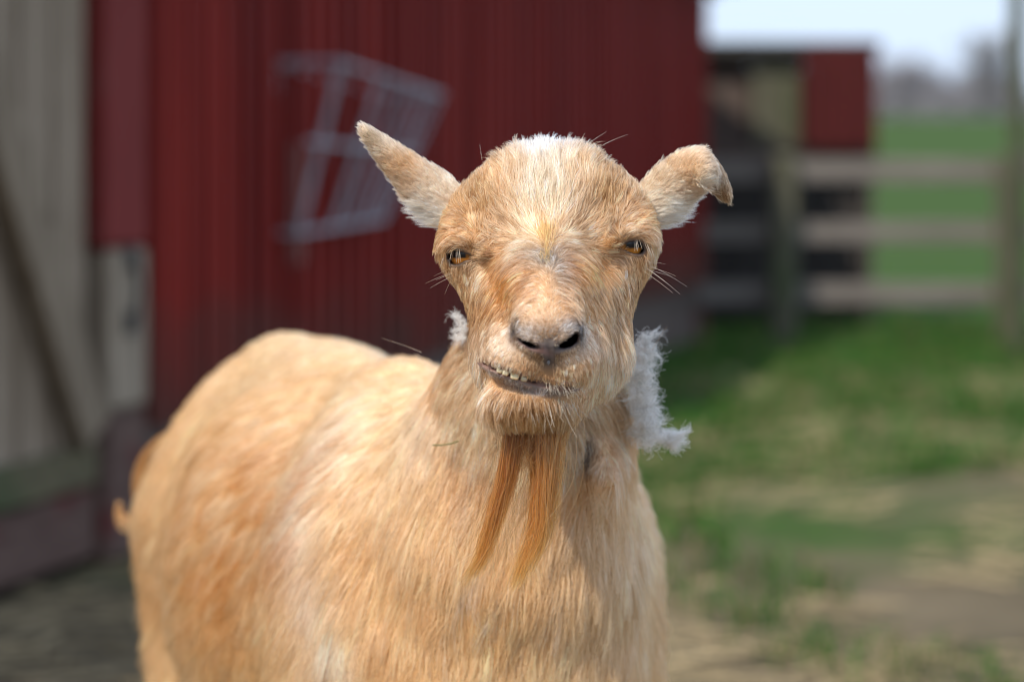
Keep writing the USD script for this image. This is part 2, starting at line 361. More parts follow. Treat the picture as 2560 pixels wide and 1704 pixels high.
obj("mounting_upright", tube([rk(0, 0, 0), rk(0, 0.16, 0)], R1), M["steel"], rack, smooth=50)

# ------------------------------------------------------------------ open-fronted shed behind the fence
SY = 13.4
pl, pr = P(1700, 400, SY), P(2184, 400, SY)
shed = thing("open_shed", "low open fronted shed with a red end panel behind the board fence", "shed", (0, SY, 0))
zt_ = P(0, 104, SY)[2]; xl, xr = 0.55, pr[0]
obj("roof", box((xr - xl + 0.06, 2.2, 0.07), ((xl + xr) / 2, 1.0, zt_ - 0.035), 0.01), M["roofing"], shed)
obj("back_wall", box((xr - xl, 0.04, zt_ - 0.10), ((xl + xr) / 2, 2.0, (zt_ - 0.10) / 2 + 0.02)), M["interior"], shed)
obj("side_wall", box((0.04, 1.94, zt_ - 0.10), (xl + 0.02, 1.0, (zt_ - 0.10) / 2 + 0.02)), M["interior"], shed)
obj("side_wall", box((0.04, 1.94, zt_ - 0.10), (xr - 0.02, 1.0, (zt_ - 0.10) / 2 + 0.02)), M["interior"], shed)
xa, xb = P(2000, 0, SY)[0], xr
zr0 = P(0, 372, SY)[2]
n = 6
for k in range(n):
    w = (xb - xa) / n
    obj("red_plank", box((w - 0.006, 0.025, zt_ - 0.025 - zr0), (xa + w * (k + 0.5), -0.115 + 0.003 * (k % 2), (zt_ - 0.025 + zr0) / 2), 0.004), M["shed_red"], shed)
xm0, xm1 = P(1880, 0, SY)[0], P(2000, 0, SY)[0]
for k in range(2):
    w = (xm1 - xm0) / 2
    obj("grey_plank", box((w - 0.008, 0.03, zt_ - 0.07 - zr0), (xm0 + w * (k + 0.5), 0.012, (zt_ - 0.08 + zr0) / 2), 0.004), M["post_wood"], shed)
xm = P(1760, 0, SY)[0]
obj("dark_plank", box((xm0 - xm - 0.02, 0.03, zt_ - 0.09 - zr0), ((xm + xm0) / 2, 0.06, (zt_ - 0.09 + zr0) / 2), 0.004), M["dark_wood"], shed)
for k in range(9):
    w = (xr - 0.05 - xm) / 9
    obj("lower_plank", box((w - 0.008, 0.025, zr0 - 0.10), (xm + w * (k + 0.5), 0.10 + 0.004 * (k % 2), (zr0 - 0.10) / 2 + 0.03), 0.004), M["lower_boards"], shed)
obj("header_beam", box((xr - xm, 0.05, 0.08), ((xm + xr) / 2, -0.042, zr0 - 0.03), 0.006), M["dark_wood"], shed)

# ------------------------------------------------------------------ board fence
FY = 12.15
fence = thing("board_fence", "weathered three board fence running right from the barn corner", "fence", (0, FY, 0))
post_u = [1955, 2545]
for k, (v0, v1) in enumerate(((392, 462), (548, 612), (700, 768))):
    z1, z0 = P(0, v0 + 8, FY)[2], P(0, v1 - 8, FY)[2]
    xs_ = [P(1735, 0, FY)[0], P(1955, 0, FY)[0], P(2540, 0, FY)[0], P(3000, 0, FY)[0]]
    for a, b in zip(xs_[:-1], xs_[1:]):
        tilt = rng.uniform(-0.008, 0.008)
        obj("board", box((b - a - 0.01, 0.028, z1 - z0), ((a + b) / 2, -0.002, (z0 + z1) / 2), 0.005, trimesh.transformations.rotation_matrix(tilt, [0, 1, 0])[:3, :3]), M["fence_wood"], fence)
for u in (1955, 2515, 3000):
    x = P(u, 0, FY)[0]
    zt2 = P(0, 388, FY)[2]
    obj("post", box((0.125, 0.11, zt2 + 0.2), (x, -0.075, zt2 / 2 - 0.1), 0.015), M["post_wood"], fence)
# tall pole at the right edge and its stay
PY = 11.4
px_ = P(2543, 0, PY)[0]
pole = thing("tall_post", "tall slim mossy post at the right edge of the picture", "post", (px_, PY, 0))
obj("pole", tube([(0, 0, -0.1), (0.005, 0, 0.8), (0.0, 0, 1.7), (-0.004, 0, 2.5)], [0.045, 0.042, 0.039, 0.036], 10), M["pole_wood"], pole, smooth=40)
obj("brace", tube([(0.02, 0.0, 1.0), (0.30, 0.1, 0.55), (0.62, 0.15, 0.0)], 0.022, 8), M["fence_wood"], pole, smooth=40)


# ------------------------------------------------------------------ far bare trees
def bare_tree(x, y, height, spread, seed, label):
    r = np.random.default_rng(seed)
    z = float(terrain(x, y))
    t = thing("bare_tree", label, "tree", (x, y, z), group="bare trees on the skyline")
    trunk = [(0, 0, -0.3), (r.normal(0, .1), r.normal(0, .1), height * .3), (r.normal(0, .25), r.normal(0, .2), height * .65)]
    obj("trunk", tube(trunk, np.array([0.045, 0.032, 0.015]) * height * 0.6, 7), M["bark"], t, smooth=50)
    tw, limbs = [], []
    for k in range(34):
        f = r.uniform(-0.35, 1.0)
        a = np.array([trunk[1][0] * f, trunk[1][1] * f, height * (0.16 + 0.46 * f)])
        az = r.uniform(0, 2 * np.pi); rad = spread * r.uniform(0.5, 1) * (1.05 - 0.5 * abs(f - 0.45))
        b = a + np.array([math.cos(az) * rad, math.sin(az) * rad, height * r.uniform(0.14, 0.38)])
        mid = (a + b) / 2 + [0, 0, -0.04 * height]
        limbs.append(tube([a, mid, b], np.array([0.011, 0.008, 0.003]) * height * 0.6, 5))
        for j in range(44):
            g = r.uniform(0.25, 1.0)
            p = a + (b - a) * g + r.normal(0, 0.02 * height, 3)
            dd = r.normal(0, 1, 3); dd[2] = abs(dd[2]) * 0.9; dd /= np.linalg.norm(dd)
            l = height * r.uniform(0.06, 0.16)
            side = np.cross(dd, r.normal(0, 1, 3)); side /= np.linalg.norm(side); w = 0.007 * height
            tw += [p - side * w, p + side * w, p + dd * l]
    obj("limb", trimesh.util.concatenate(limbs), M["bark"], t, smooth=50)
    tw = np.array(tw)
    obj("twigs", (tw, np.arange(len(tw)).reshape(-1, 3)), M["twigs"], t, kind="stuff")


ORD = ["leftmost", "second", "third", "fourth", "fifth", "sixth", "seventh", "eighth", "ninth", "tenth", "eleventh", "twelfth"]
for k, (u, y, hgt) in enumerate([(2170, 200, 5.6), (2205, 210, 5.8), (2240, 200, 6.2), (2272, 214, 6.0), (2302, 200, 5.6), (2335, 214, 5.6), (2368, 202, 5.0), (2400, 214, 4.9), (2430, 200, 4.7), (2465, 212, 4.9), (2500, 200, 5.2), (2545, 208, 5.2)]):
    bare_tree((u - 1280) / FPX * y, y, hgt, hgt * 0.42, 100 + k, ORD[k] + " bare tree from the left on the skyline beyond the field")
hr = np.random.default_rng(57)
n = 7000
hx = hr.uniform(22, 50, n); hy = 196 + hr.uniform(-2, 2, n)
hh = 0.9 + 2.0 * meshkit.noise(np.stack([hx * 0.5, hy * 0.1, np.zeros(n)], -1), 3)
hz = terrain(hx, hy) + hh * hr.random(n) ** 0.8
hd = hr.normal(0, 1, (n, 3)); hd[:, 2] = np.abs(hd[:, 2]); hd /= np.linalg.norm(hd, axis=1, keepdims=True)
hs = np.cross(hd, hr.normal(0, 1, (n, 3))); hs /= np.linalg.norm(hs, axis=1, keepdims=True)
hc = np.stack([hx, hy, hz], -1)
hvv = np.stack([hc - hs * 0.06, hc + hs * 0.06, hc + hd * 0.7], 1).reshape(-1, 3)
tag(obj("hedgerow", (hvv, np.arange(3 * n).reshape(-1, 3)), M["twigs"]), "low bare hedgerow running under the far trees beyond the field", "hedge", kind="stuff")
bare_tree((2470 - 1280) / FPX * 150, 150, 6.4, 2.1, 140, "taller bare tree rising beside the tall post at right")
#GOAT
# ------------------------------------------------------------------ the goat
O = P(1367, 630, HEAD_Y)                    # between the eyes


def hp(u, v, F):
    """World point seen in photo pixel (u, v), F millimetres in front of the eyes."""
    return P(u, v, HEAD_Y - F / 1000.0)


def smin(a, b, k):
    h = np.clip(0.5 + 0.5 * (b - a) / k, 0, 1)
    return b + (a - b) * h - k * h * (1 - h)


def sph(p, c, r):
    return np.linalg.norm(p - c, axis=-1) - r


def ell(p, c, r):
    r = np.asarray(r, float)
    q = (p - c) / r
    k0 = np.linalg.norm(q, axis=-1); k1 = np.linalg.norm(q / r, axis=-1)
    return k0 * (k0 - 1) / np.maximum(k1, 1e-9)


def cone(p, a, b, ra, rb):
    """A round cone, near enough."""
    a, b = np.asarray(a, float), np.asarray(b, float)
    ab = b - a
    t = np.clip(((p - a) @ ab) / (ab @ ab), 0, 1)
    return np.linalg.norm(p - (a + t[..., None] * ab), axis=-1) - (ra + (rb - ra) * t)


def pix(p):
    return np.stack([1280 + p[..., 0] / p[..., 1] * FPX, HORIZON + (EYE_H - p[..., 2]) / p[..., 1] * FPX], -1)


def seg2(q, pts):
    """Distance in photo pixels to a polyline."""
    d = np.full(q.shape[:-1], 1e9)
    for a, b in zip(pts[:-1], pts[1:]):
        a, b = np.array(a, float), np.array(b, float)
        t = np.clip(((q - a) @ (b - a)) / ((b - a) @ (b - a)), 0, 1)
        d = np.minimum(d, np.linalg.norm(q - (a + t[..., None] * (b - a)), axis=-1))
    return d


def poly2(q, pts):
    """Signed distance in photo pixels to a closed outline, negative inside."""
    pts = [np.array(p, float) for p in pts]
    d = seg2(q, pts + pts[:1])
    inside = np.zeros(q.shape[:-1], bool)
    for a, b in zip(pts, pts[1:] + pts[:1]):
        c = (a[1] > q[..., 1]) != (b[1] > q[..., 1])
        inside ^= c & (q[..., 0] < (b[0] - a[0]) * (q[..., 1] - a[1]) / (b[1] - a[1] + 1e-12) + a[0])
    return np.where(inside, -d, d)


EYE_L = [(1119, 643), (1123, 632), (1136, 625), (1150, 629), (1163, 635), (1180, 643), (1160, 650), (1147, 659), (1131, 660)]
EYE_R = [(1546, 620), (1562, 611), (1574, 605), (1590, 604), (1604, 608), (1611, 618), (1610, 628), (1598, 635), (1580, 631), (1564, 622)]
MOUTH = [(1204, 905), (1222, 914), (1240, 923), (1270, 934), (1300, 943), (1340, 956), (1385, 964), (1415, 968), (1440, 970)]
MOUTH_W = 2.6
NOS_L = [(1296, 845), (1313, 851), (1332, 858), (1351, 869), (1341, 871), (1320, 865), (1302, 855)]
NOS_R = [(1389, 870), (1402, 857), (1417, 848), (1431, 838), (1442, 829), (1446, 840), (1440, 857), (1425, 867), (1406, 871)]


def head_sdf(p, carve=True):
    m = 0.001
    d = smin(sph(p, hp(1298, 543, -36), 40 * m), sph(p, hp(1444, 537, -36), 40 * m), 22 * m)
    d = smin(d, sph(p, hp(1216, 580, -38), 31 * m), 24 * m)
    d = smin(d, sph(p, hp(1524, 566, -38), 31 * m), 24 * m)
    d = smin(d, ell(p, hp(1367, 520, -38), np.array([46, 44, 33]) * m), 18 * m)
    d = smin(d, sph(p, hp(1367, 575, -85), 54 * m), 25 * m)
    d = smin(d, sph(p, hp(1172, 612, -20), 18 * m), 16 * m)
    d = smin(d, sph(p, hp(1569, 594, -20), 18 * m), 16 * m)
    d = smin(d, cone(p, hp(1150, 585, -14), hp(1225, 590, 0), 10 * m, 10 * m), 10 * m)       # brow ridges
    d = smin(d, cone(p, hp(1590, 565, -14), hp(1512, 575, 0), 10 * m, 10 * m), 10 * m)
    bridge = cone(p, hp(1367, 615, -16), hp(1368, 715, 36), 36 * m, 27 * m)
    bridge = smin(bridge, cone(p, hp(1368, 715, 36), hp(1369, 800, 78), 27 * m, 22 * m), 14 * m)
    d = smin(d, bridge, 22 * m)
    d = smin(d, cone(p, hp(1232, 690, -28), hp(1278, 885, 0), 23 * m, 21 * m), 30 * m)      # cheeks and jaw
    d = smin(d, cone(p, hp(1520, 680, -28), hp(1478, 880, 0), 23 * m, 21 * m), 30 * m)
    d = smin(d, cone(p, hp(1278, 885, 0), hp(1296, 980, 40), 21 * m, 17 * m), 24 * m)
    d = smin(d, cone(p, hp(1476, 880, 0), hp(1400, 985, 38), 21 * m, 17 * m), 24 * m)
    d = smin(d, cone(p, hp(1372, 870, -62), hp(1350, 980, 10), 44 * m, 28 * m), 20 * m)       # throat
    d = smin(d, cone(p, hp(1290, 740, 16), hp(1272, 870, 40), 16 * m, 16 * m), 26 * m)        # sides of the muzzle
    d = smin(d, cone(p, hp(1445, 735, 16), hp(1444, 865, 40), 16 * m, 16 * m), 26 * m)
    d = smin(d, ell(p, hp(1300, 888, 66), np.array([23, 21, 18]) * m), 9 * m)                 # upper lip, two lobes
    d = smin(d, ell(p, hp(1412, 893, 66), np.array([23, 21, 20]) * m), 9 * m)
    d = smin(d, ell(p, hp(1369, 815, 84), np.array([23, 17, 15]) * m), 9 * m)                 # nose
    d = smin(d, ell(p, hp(1370, 866, 86), np.array([9, 10, 9]) * m), 6 * m)
    d = smin(d, ell(p, hp(1312, 1000, 52), np.array([29, 23, 17]) * m), 10 * m)               # lower lip and chin
    # sculpted details
    front = np.where((p[..., 1] < HEAD_Y + 0.03) & (d < 0.03) & (d > -0.03))[0]
    if carve and len(front):
        pf, df = p[front], d[front]
        q = pix(pf)
        mm = 0.278e-3
        fy = pf[:, 1] < HEAD_Y - 0.03
        for o in (EYE_L, EYE_R):
            e = poly2(q, o) * mm
            df = df - 1.6 * m * np.exp(-((e - 1.8 * m) / (1.5 * m)) ** 2)                       # rims of the lids
            df = np.maximum(df, -np.maximum(e, -(df + 10 * m)))
        df = df - 3.5 * m * np.exp(-((seg2(q, [(1112, 612), (1140, 598), (1185, 606), (1215, 625)]) * mm) / (4 * m)) ** 2)
        df = df - 3.5 * m * np.exp(-((seg2(q, [(1625, 592), (1600, 576), (1560, 582), (1528, 604)]) * mm) / (4 * m)) ** 2)
        df = df + 1.2 * m * np.exp(-((seg2(q, [(1185, 650), (1230, 680), (1262, 740)]) * mm) / (7 * m)) ** 2)   # tear grooves
        df = df + 1.2 * m * np.exp(-((seg2(q, [(1548, 634), (1505, 668), (1478, 735)]) * mm) / (7 * m)) ** 2)
        if fy.any():
            e = seg2(q, MOUTH) * mm
            wide = np.interp(q[:, 0], [1200, 1240, 1290, 1332, 1365, 1440], np.array([0.35, 0.9, 1.15, 0.55, 0.25, 0.2])) * m
            lip = np.where(q[:, 1] > np.interp(q[:, 0], [a for a, _ in MOUTH], [b for _, b in MOUTH]), 2.6, 1.2) * m
            df = np.where(fy, df - lip * np.exp(-((e - wide - 2.5 * m) / (2.4 * m)) ** 2), df)
            df = np.where(fy, np.maximum(df, -np.maximum(e - wide, -(df + 7 * m))), df)
            for o in (NOS_L, NOS_R):
                e = poly2(q, o) * mm
                df = np.where(fy, df - 1.5 * m * np.exp(-((e - 2.0 * m) / (2 * m)) ** 2), df)
                df = np.where(fy, np.maximum(df, -np.maximum(e + 0.2 * m, -(df + 14 * m))), df)
            e = seg2(q, [(1371, 868), (1372, 905)]) * mm                                        # philtrum
            df = np.where(fy, df + 1.5 * m * np.exp(-(e / (1.2 * m)) ** 2), df)
        d = d.copy(); d[front] = df
    return d


def ear_mesh(spine, width, normal_hint, thick=0.0045, cup=0.35, nu=40, nv=15):
    """An ear: a cupped leaf along a spine of world points, wide as given, closed."""
    from scipy.interpolate import CubicSpline
    s = np.linspace(0, 1, len(spine)); t = np.linspace(0, 1, nu)
    c = CubicSpline(s, np.array(spine))(t)
    w = np.maximum(np.interp(t, np.linspace(0, 1, len(width)), width), 1e-4)
    nh = np.array([np.interp(t, np.linspace(0, 1, len(normal_hint)), np.array(normal_hint)[:, k]) for k in range(3)]).T
    tan = np.gradient(c, axis=0); tan /= np.linalg.norm(tan, axis=1, keepdims=True)
    side = np.cross(tan, nh); side /= np.linalg.norm(side, axis=1, keepdims=True)
    nor = np.cross(side, tan)
    a = np.linspace(-1, 1, nv)
    mid = c[:, None] + side[:, None] * (w[:, None] * a[None])[..., None] - nor[:, None] * (cup * w[:, None] * (a[None] ** 2))[..., None]
    th = thick * np.sqrt(np.clip(1 - a ** 2, 0, 1))[None] * np.minimum(1, (1 - t) / 0.06 + 0.05)[:, None]
    top, bot = mid + nor[:, None] * th[..., None], mid - nor[:, None] * th[..., None]
    v = np.vstack([top.reshape(-1, 3), bot.reshape(-1, 3)])
    n = nu * nv
    i, j = np.meshgrid(np.arange(nu - 1), np.arange(nv - 1), indexing="ij")
    q = np.stack([i * nv + j, (i + 1) * nv + j, (i + 1) * nv + j + 1, i * nv + j + 1], -1).reshape(-1, 4)
    f = np.vstack([q, q[:, ::-1] + n])
    rim = [k * nv for k in range(nu)] + [(nu - 1) * nv + k for k in range(1, nv)] + [k * nv + nv - 1 for k in range(nu - 2, -1, -1)] + list(range(nv - 2, 0, -1))
    r = np.array(rim); r2 = np.roll(r, -1)
    f = np.vstack([f, np.stack([r2, r, r + n, r2 + n], -1)])
    m = trimesh.Trimesh(v, np.vstack([f[:, [0, 1, 2]], f[:, [0, 2, 3]]]), process=False)
    m.fix_normals()
    return m


NECK = [np.array([0.026, 1.862, 0.870]), np.array([0.018, 1.905, 0.790]), np.array([0.0, 1.94, 0.70])]


def body_sdf(p):
    d = cone(p, NECK[0], NECK[1], 0.052, 0.071)
    d = smin(d, cone(p, NECK[1], NECK[2], 0.071, 0.105), 0.03)
    d = smin(d, cone(p, P(1492, 1100, 1.880), P(1508, 1150, 1.845), 0.008, 0.010), 0.02)        # wattle
    d = smin(d, cone(p, P(1508, 1150, 1.842), P(1512, 1186, 1.833), 0.009, 0.0115), 0.010)
    d = smin(d, ell(p, np.array([-0.012, 1.965, 0.585]), (0.118, 0.10, 0.135)), 0.05)           # chest
    d = smin(d, ell(p, np.array([-0.110, 2.03, 0.615]), (0.085, 0.10, 0.155)), 0.05)            # shoulders
    d = smin(d, ell(p, np.array([0.040, 2.08, 0.61]), (0.085, 0.10, 0.155)), 0.05)
    d = smin(d, cone(p, (-0.02, 1.96, 0.74), (-0.085, 2.09, 0.732), 0.062, 0.072), 0.05)        # withers
    S = np.array([1 / 0.79, 1, 1.0])
    trunk = cone(p * S, np.array([-0.075, 2.09, 0.60]) * S, np.array([-0.165, 2.32, 0.592]) * S, 0.17, 0.194)
    trunk = smin(trunk, cone(p * S, np.array([-0.165, 2.32, 0.592]) * S, np.array([-0.235, 2.50, 0.632]) * S, 0.194, 0.158), 0.05)
    d = smin(d, trunk * 0.9, 0.045)
    d = smin(d, cone(p, (-0.10, 2.12, 0.768), (-0.225, 2.47, 0.767), 0.030, 0.030), 0.05)         # spine
    for x, sx in ((-0.105, -1), (0.050, 1)):                                                     # forelegs
        y = 2.01 if sx < 0 else 2.06
        d = smin(d, cone(p, (x, y, 0.53), (x, y - 0.01, 0.32), 0.062, 0.032), 0.05)
        d = smin(d, cone(p, (x, y - 0.012, 0.30), (x, y, 0.09), 0.031, 0.021), 0.012)
        d = smin(d, cone(p, (x, y, 0.08), (x, y - 0.02, 0.035), 0.024, 0.028), 0.01)
    for x, y in ((-0.300, 2.48), (-0.165, 2.56)):                                                # hind legs
        d = smin(d, cone(p, (x + 0.02, y - 0.01, 0.60), (x, y - 0.05, 0.40), 0.10, 0.058), 0.05)
        d = smin(d, cone(p, (x, y - 0.05, 0.39), (x, y + 0.09, 0.26), 0.055, 0.029), 0.03)
        d = smin(d, cone(p, (x, y + 0.09, 0.26), (x, y + 0.06, 0.08), 0.028, 0.021), 0.012)
        d = smin(d, cone(p, (x, y + 0.06, 0.08), (x, y + 0.035, 0.035), 0.024, 0.028), 0.01)
    return d


def goat_sdf(p):
    d = body_sdf(p)
    near = np.linalg.norm(p - (O + [0, 0.03, -0.03]), axis=-1) < 0.30
    if near.any():
        d[near] = smin(d[near], head_sdf(p[near]), 0.012)
    return np.maximum(d, 0.012 - p[..., 2])


def surface_nets(f, X, Y, Z, step=4):
    def coarse(A):
        i = np.arange(0, len(A), step)
        return i if i[-1] == len(A) - 1 else np.append(i, len(A) - 1)
    ci = [coarse(A) for A in (X, Y, Z)]
    G = np.stack(np.meshgrid(X[ci[0]], Y[ci[1]], Z[ci[2]], indexing="ij"), -1)
    C = f(G.reshape(-1, 3)).reshape(G.shape[:3])
    ext = [np.diff(A[c]) for A, c in zip((X, Y, Z), ci)]
    diag = np.sqrt(ext[0][:, None, None] ** 2 + ext[1][None, :, None] ** 2 + ext[2][None, None, :] ** 2)
    corners = [C[a:C.shape[0] - 1 + a, b:C.shape[1] - 1 + b, c:C.shape[2] - 1 + c] for a in (0, 1) for b in (0, 1) for c in (0, 1)]
    lo = np.min(np.abs(corners), 0)
    act = lo < 0.75 * diag + 0.006
    V = np.empty((len(X), len(Y), len(Z)), np.float32)
    near = [np.minimum(np.searchsorted(c, np.arange(len(A)), "right") - 1, len(c) - 2) for A, c in zip((X, Y, Z), ci)]
    V[:] = np.where(C >= 0, 1.0, -1.0)[np.ix_(near[0], near[1], near[2])]
    need = act[np.ix_(near[0], near[1], near[2])]
    for ax in range(3):                                  # block borders belong to both neighbours
        b = ci[ax][1:-1]
        sl = [slice(None)] * 3; sl2 = [slice(None)] * 3
        sl[ax] = b; sl2[ax] = b - 1
        need[tuple(sl)] |= need[tuple(sl2)]
    idx = np.argwhere(need)
    for s in range(0, len(idx), 400000):
        k = idx[s:s + 400000]
        V[k[:, 0], k[:, 1], k[:, 2]] = f(np.stack([X[k[:, 0]], Y[k[:, 1]], Z[k[:, 2]]], -1))
    N = V < 0
    cnt = sum(N[a:N.shape[0] - 1 + a, b:N.shape[1] - 1 + b, c:N.shape[2] - 1 + c].astype(np.int8) for a in (0, 1) for b in (0, 1) for c in (0, 1))
    cells = np.argwhere((cnt > 0) & (cnt < 8))
    ids = np.full(cnt.shape, -1, np.int64); ids[tuple(cells.T)] = np.arange(len(cells))
    acc, num = np.zeros((len(cells), 3)), np.zeros(len(cells))
    for ax in range(3):
        for a in (0, 1):
            for b in (0, 1):
                o = np.zeros(3, int); o[(ax + 1) % 3] = a; o[(ax + 2) % 3] = b
                e = np.zeros(3, int); e[ax] = 1
                i0 = cells + o; i1 = i0 + e
                v0, v1 = V[tuple(i0.T)], V[tuple(i1.T)]
                c = (v0 < 0) != (v1 < 0)
                t = np.where(c, v0 / np.where(c, v0 - v1, 1), 0)
                p0 = np.stack([X[i0[:, 0]], Y[i0[:, 1]], Z[i0[:, 2]]], -1); p1 = np.stack([X[i1[:, 0]], Y[i1[:, 1]], Z[i1[:, 2]]], -1)
                acc += np.where(c[:, None], p0 + (p1 - p0) * t[:, None], 0); num += c
    verts = acc / num[:, None]
    faces = []
    for ax in range(3):
        u, w = (ax + 1) % 3, (ax + 2) % 3
        n0 = np.take(N, np.arange(N.shape[ax] - 1), ax); n1 = np.take(N, np.arange(1, N.shape[ax]), ax)
        e = np.argwhere(n0 != n1)
        e = e[(e[:, u] > 0) & (e[:, w] > 0) & (e[:, u] < cnt.shape[u]) & (e[:, w] < cnt.shape[w])]
        flip = N[tuple(e.T)]
        qs = []
        for du, dw in ((-1, -1), (0, -1), (0, 0), (-1, 0)):
            k = e.copy(); k[:, u] += du; k[:, w] += dw
            qs.append(ids[tuple(k.T)])
        qd = np.stack(qs, 1)
        qd[~flip] = qd[~flip][:, ::-1]
        faces.append(qd[(qd >= 0).all(1)])
    qd = np.vstack(faces)
    return verts, np.vstack([qd[:, [0, 1, 2]], qd[:, [0, 2, 3]]])


def axis(lo, a, b, hi, fine, rough):
    left, right = np.linspace(lo, a, max(2, int((a - lo) / rough)))[:-1], np.linspace(b, hi, max(2, int((hi - b) / rough)))[1:]
    return np.concatenate([left, np.linspace(a, b, int(round((b - a) / fine)) + 1), right])


gX = axis(-0.46, -0.068, 0.118, 0.19, 0.0019, 0.0085)
gY = axis(1.58, 1.60, 1.79, 2.74, 0.0019, 0.0085)
gZ = axis(-0.01, 0.785, 1.005, 1.03, 0.0019, 0.0085)
hv, hf = surface_nets(goat_sdf, gX, gY, gZ)
goat_mesh = trimesh.Trimesh(hv, hf, process=False)
from scipy.sparse import coo_matrix, diags
_e = goat_mesh.edges_unique
_W = coo_matrix((np.ones(2 * len(_e)), (np.r_[_e[:, 0], _e[:, 1]], np.r_[_e[:, 1], _e[:, 0]])), shape=(len(hv), len(hv))).tocsr()
_W = diags(1 / np.maximum(np.asarray(_W.sum(1)).ravel(), 1)) @ _W
for _ in range(4):
    hv = hv + 0.40 * (_W @ hv - hv)
    hv = hv - 0.41 * (_W @ hv - hv)
goat_mesh = trimesh.Trimesh(hv, hf, process=False)

# ears
def back(us, ys):
    return [P(u, v, y) for (u, v), y in zip(us, ys)]


EARL = ear_mesh(back([(1170, 560), (1100, 500), (1040, 450), (985, 398), (938, 352), (905, 316)], [1.79, 1.79, 1.785, 1.78, 1.775, 1.77]),
                np.array([0.010, 0.0175, 0.0185, 0.0165, 0.0135, 0.0105, 0.008, 0.0055, 0.002]), [(-0.25, -1, 0.15), (-0.2, -1, 0.1), (0.15, -1, 0.1)])
EARR = ear_mesh(back([(1575, 560), (1645, 505), (1690, 462), (1728, 428), (1757, 416), (1782, 436), (1803, 466), (1821, 500)], [1.79, 1.79, 1.783, 1.772, 1.764, 1.772, 1.780, 1.784]),
                np.array([0.010, 0.0185, 0.0195, 0.018, 0.0155, 0.0135, 0.0120, 0.0075, 0.0015]), [(0.25, -1, 0.1), (0.25, -1, 0.1), (0.1, -1, 0.35), (0.6, -0.8, 0.1), (0.75, -0.6, -0.3)])
skin_all = trimesh.util.concatenate([goat_mesh, EARL, EARR])
n_body, n_earl = len(goat_mesh.vertices), len(EARL.vertices)
V_, F_ = np.array(skin_all.vertices), np.array(skin_all.faces)
_, _, VN = meshkit.arrays((V_, F_), True)


# ------------------------------------------------------------------ coat colours, in linear light
TAN, CREAM, WHITE, BROWN, GOLD, ORANGE = map(np.array, [(0.63, 0.318, 0.13), (0.89, 0.645, 0.41), (0.92, 0.90, 0.86), (0.31, 0.148, 0.052), (0.70, 0.33, 0.065), (0.50, 0.22, 0.065)])
GREY, DARK, PINK, PEACH = map(np.array, [(0.22, 0.175, 0.165), (0.055, 0.042, 0.042), (0.38, 0.20, 0.165), (0.80, 0.58, 0.40)])


def blob(q, u, v, ru, rv=None, soft=1.0, ang=0.0):
    rv = ru if rv is None else rv
    du, dv = q[..., 0] - u, q[..., 1] - v
    c, s = math.cos(ang), math.sin(ang)
    return np.exp(-soft * (((du * c + dv * s) / ru) ** 2 + ((-du * s + dv * c) / rv) ** 2))


def mixc(c, col, w):
    return c + (col - c) * np.clip(w, 0, 1)[..., None]


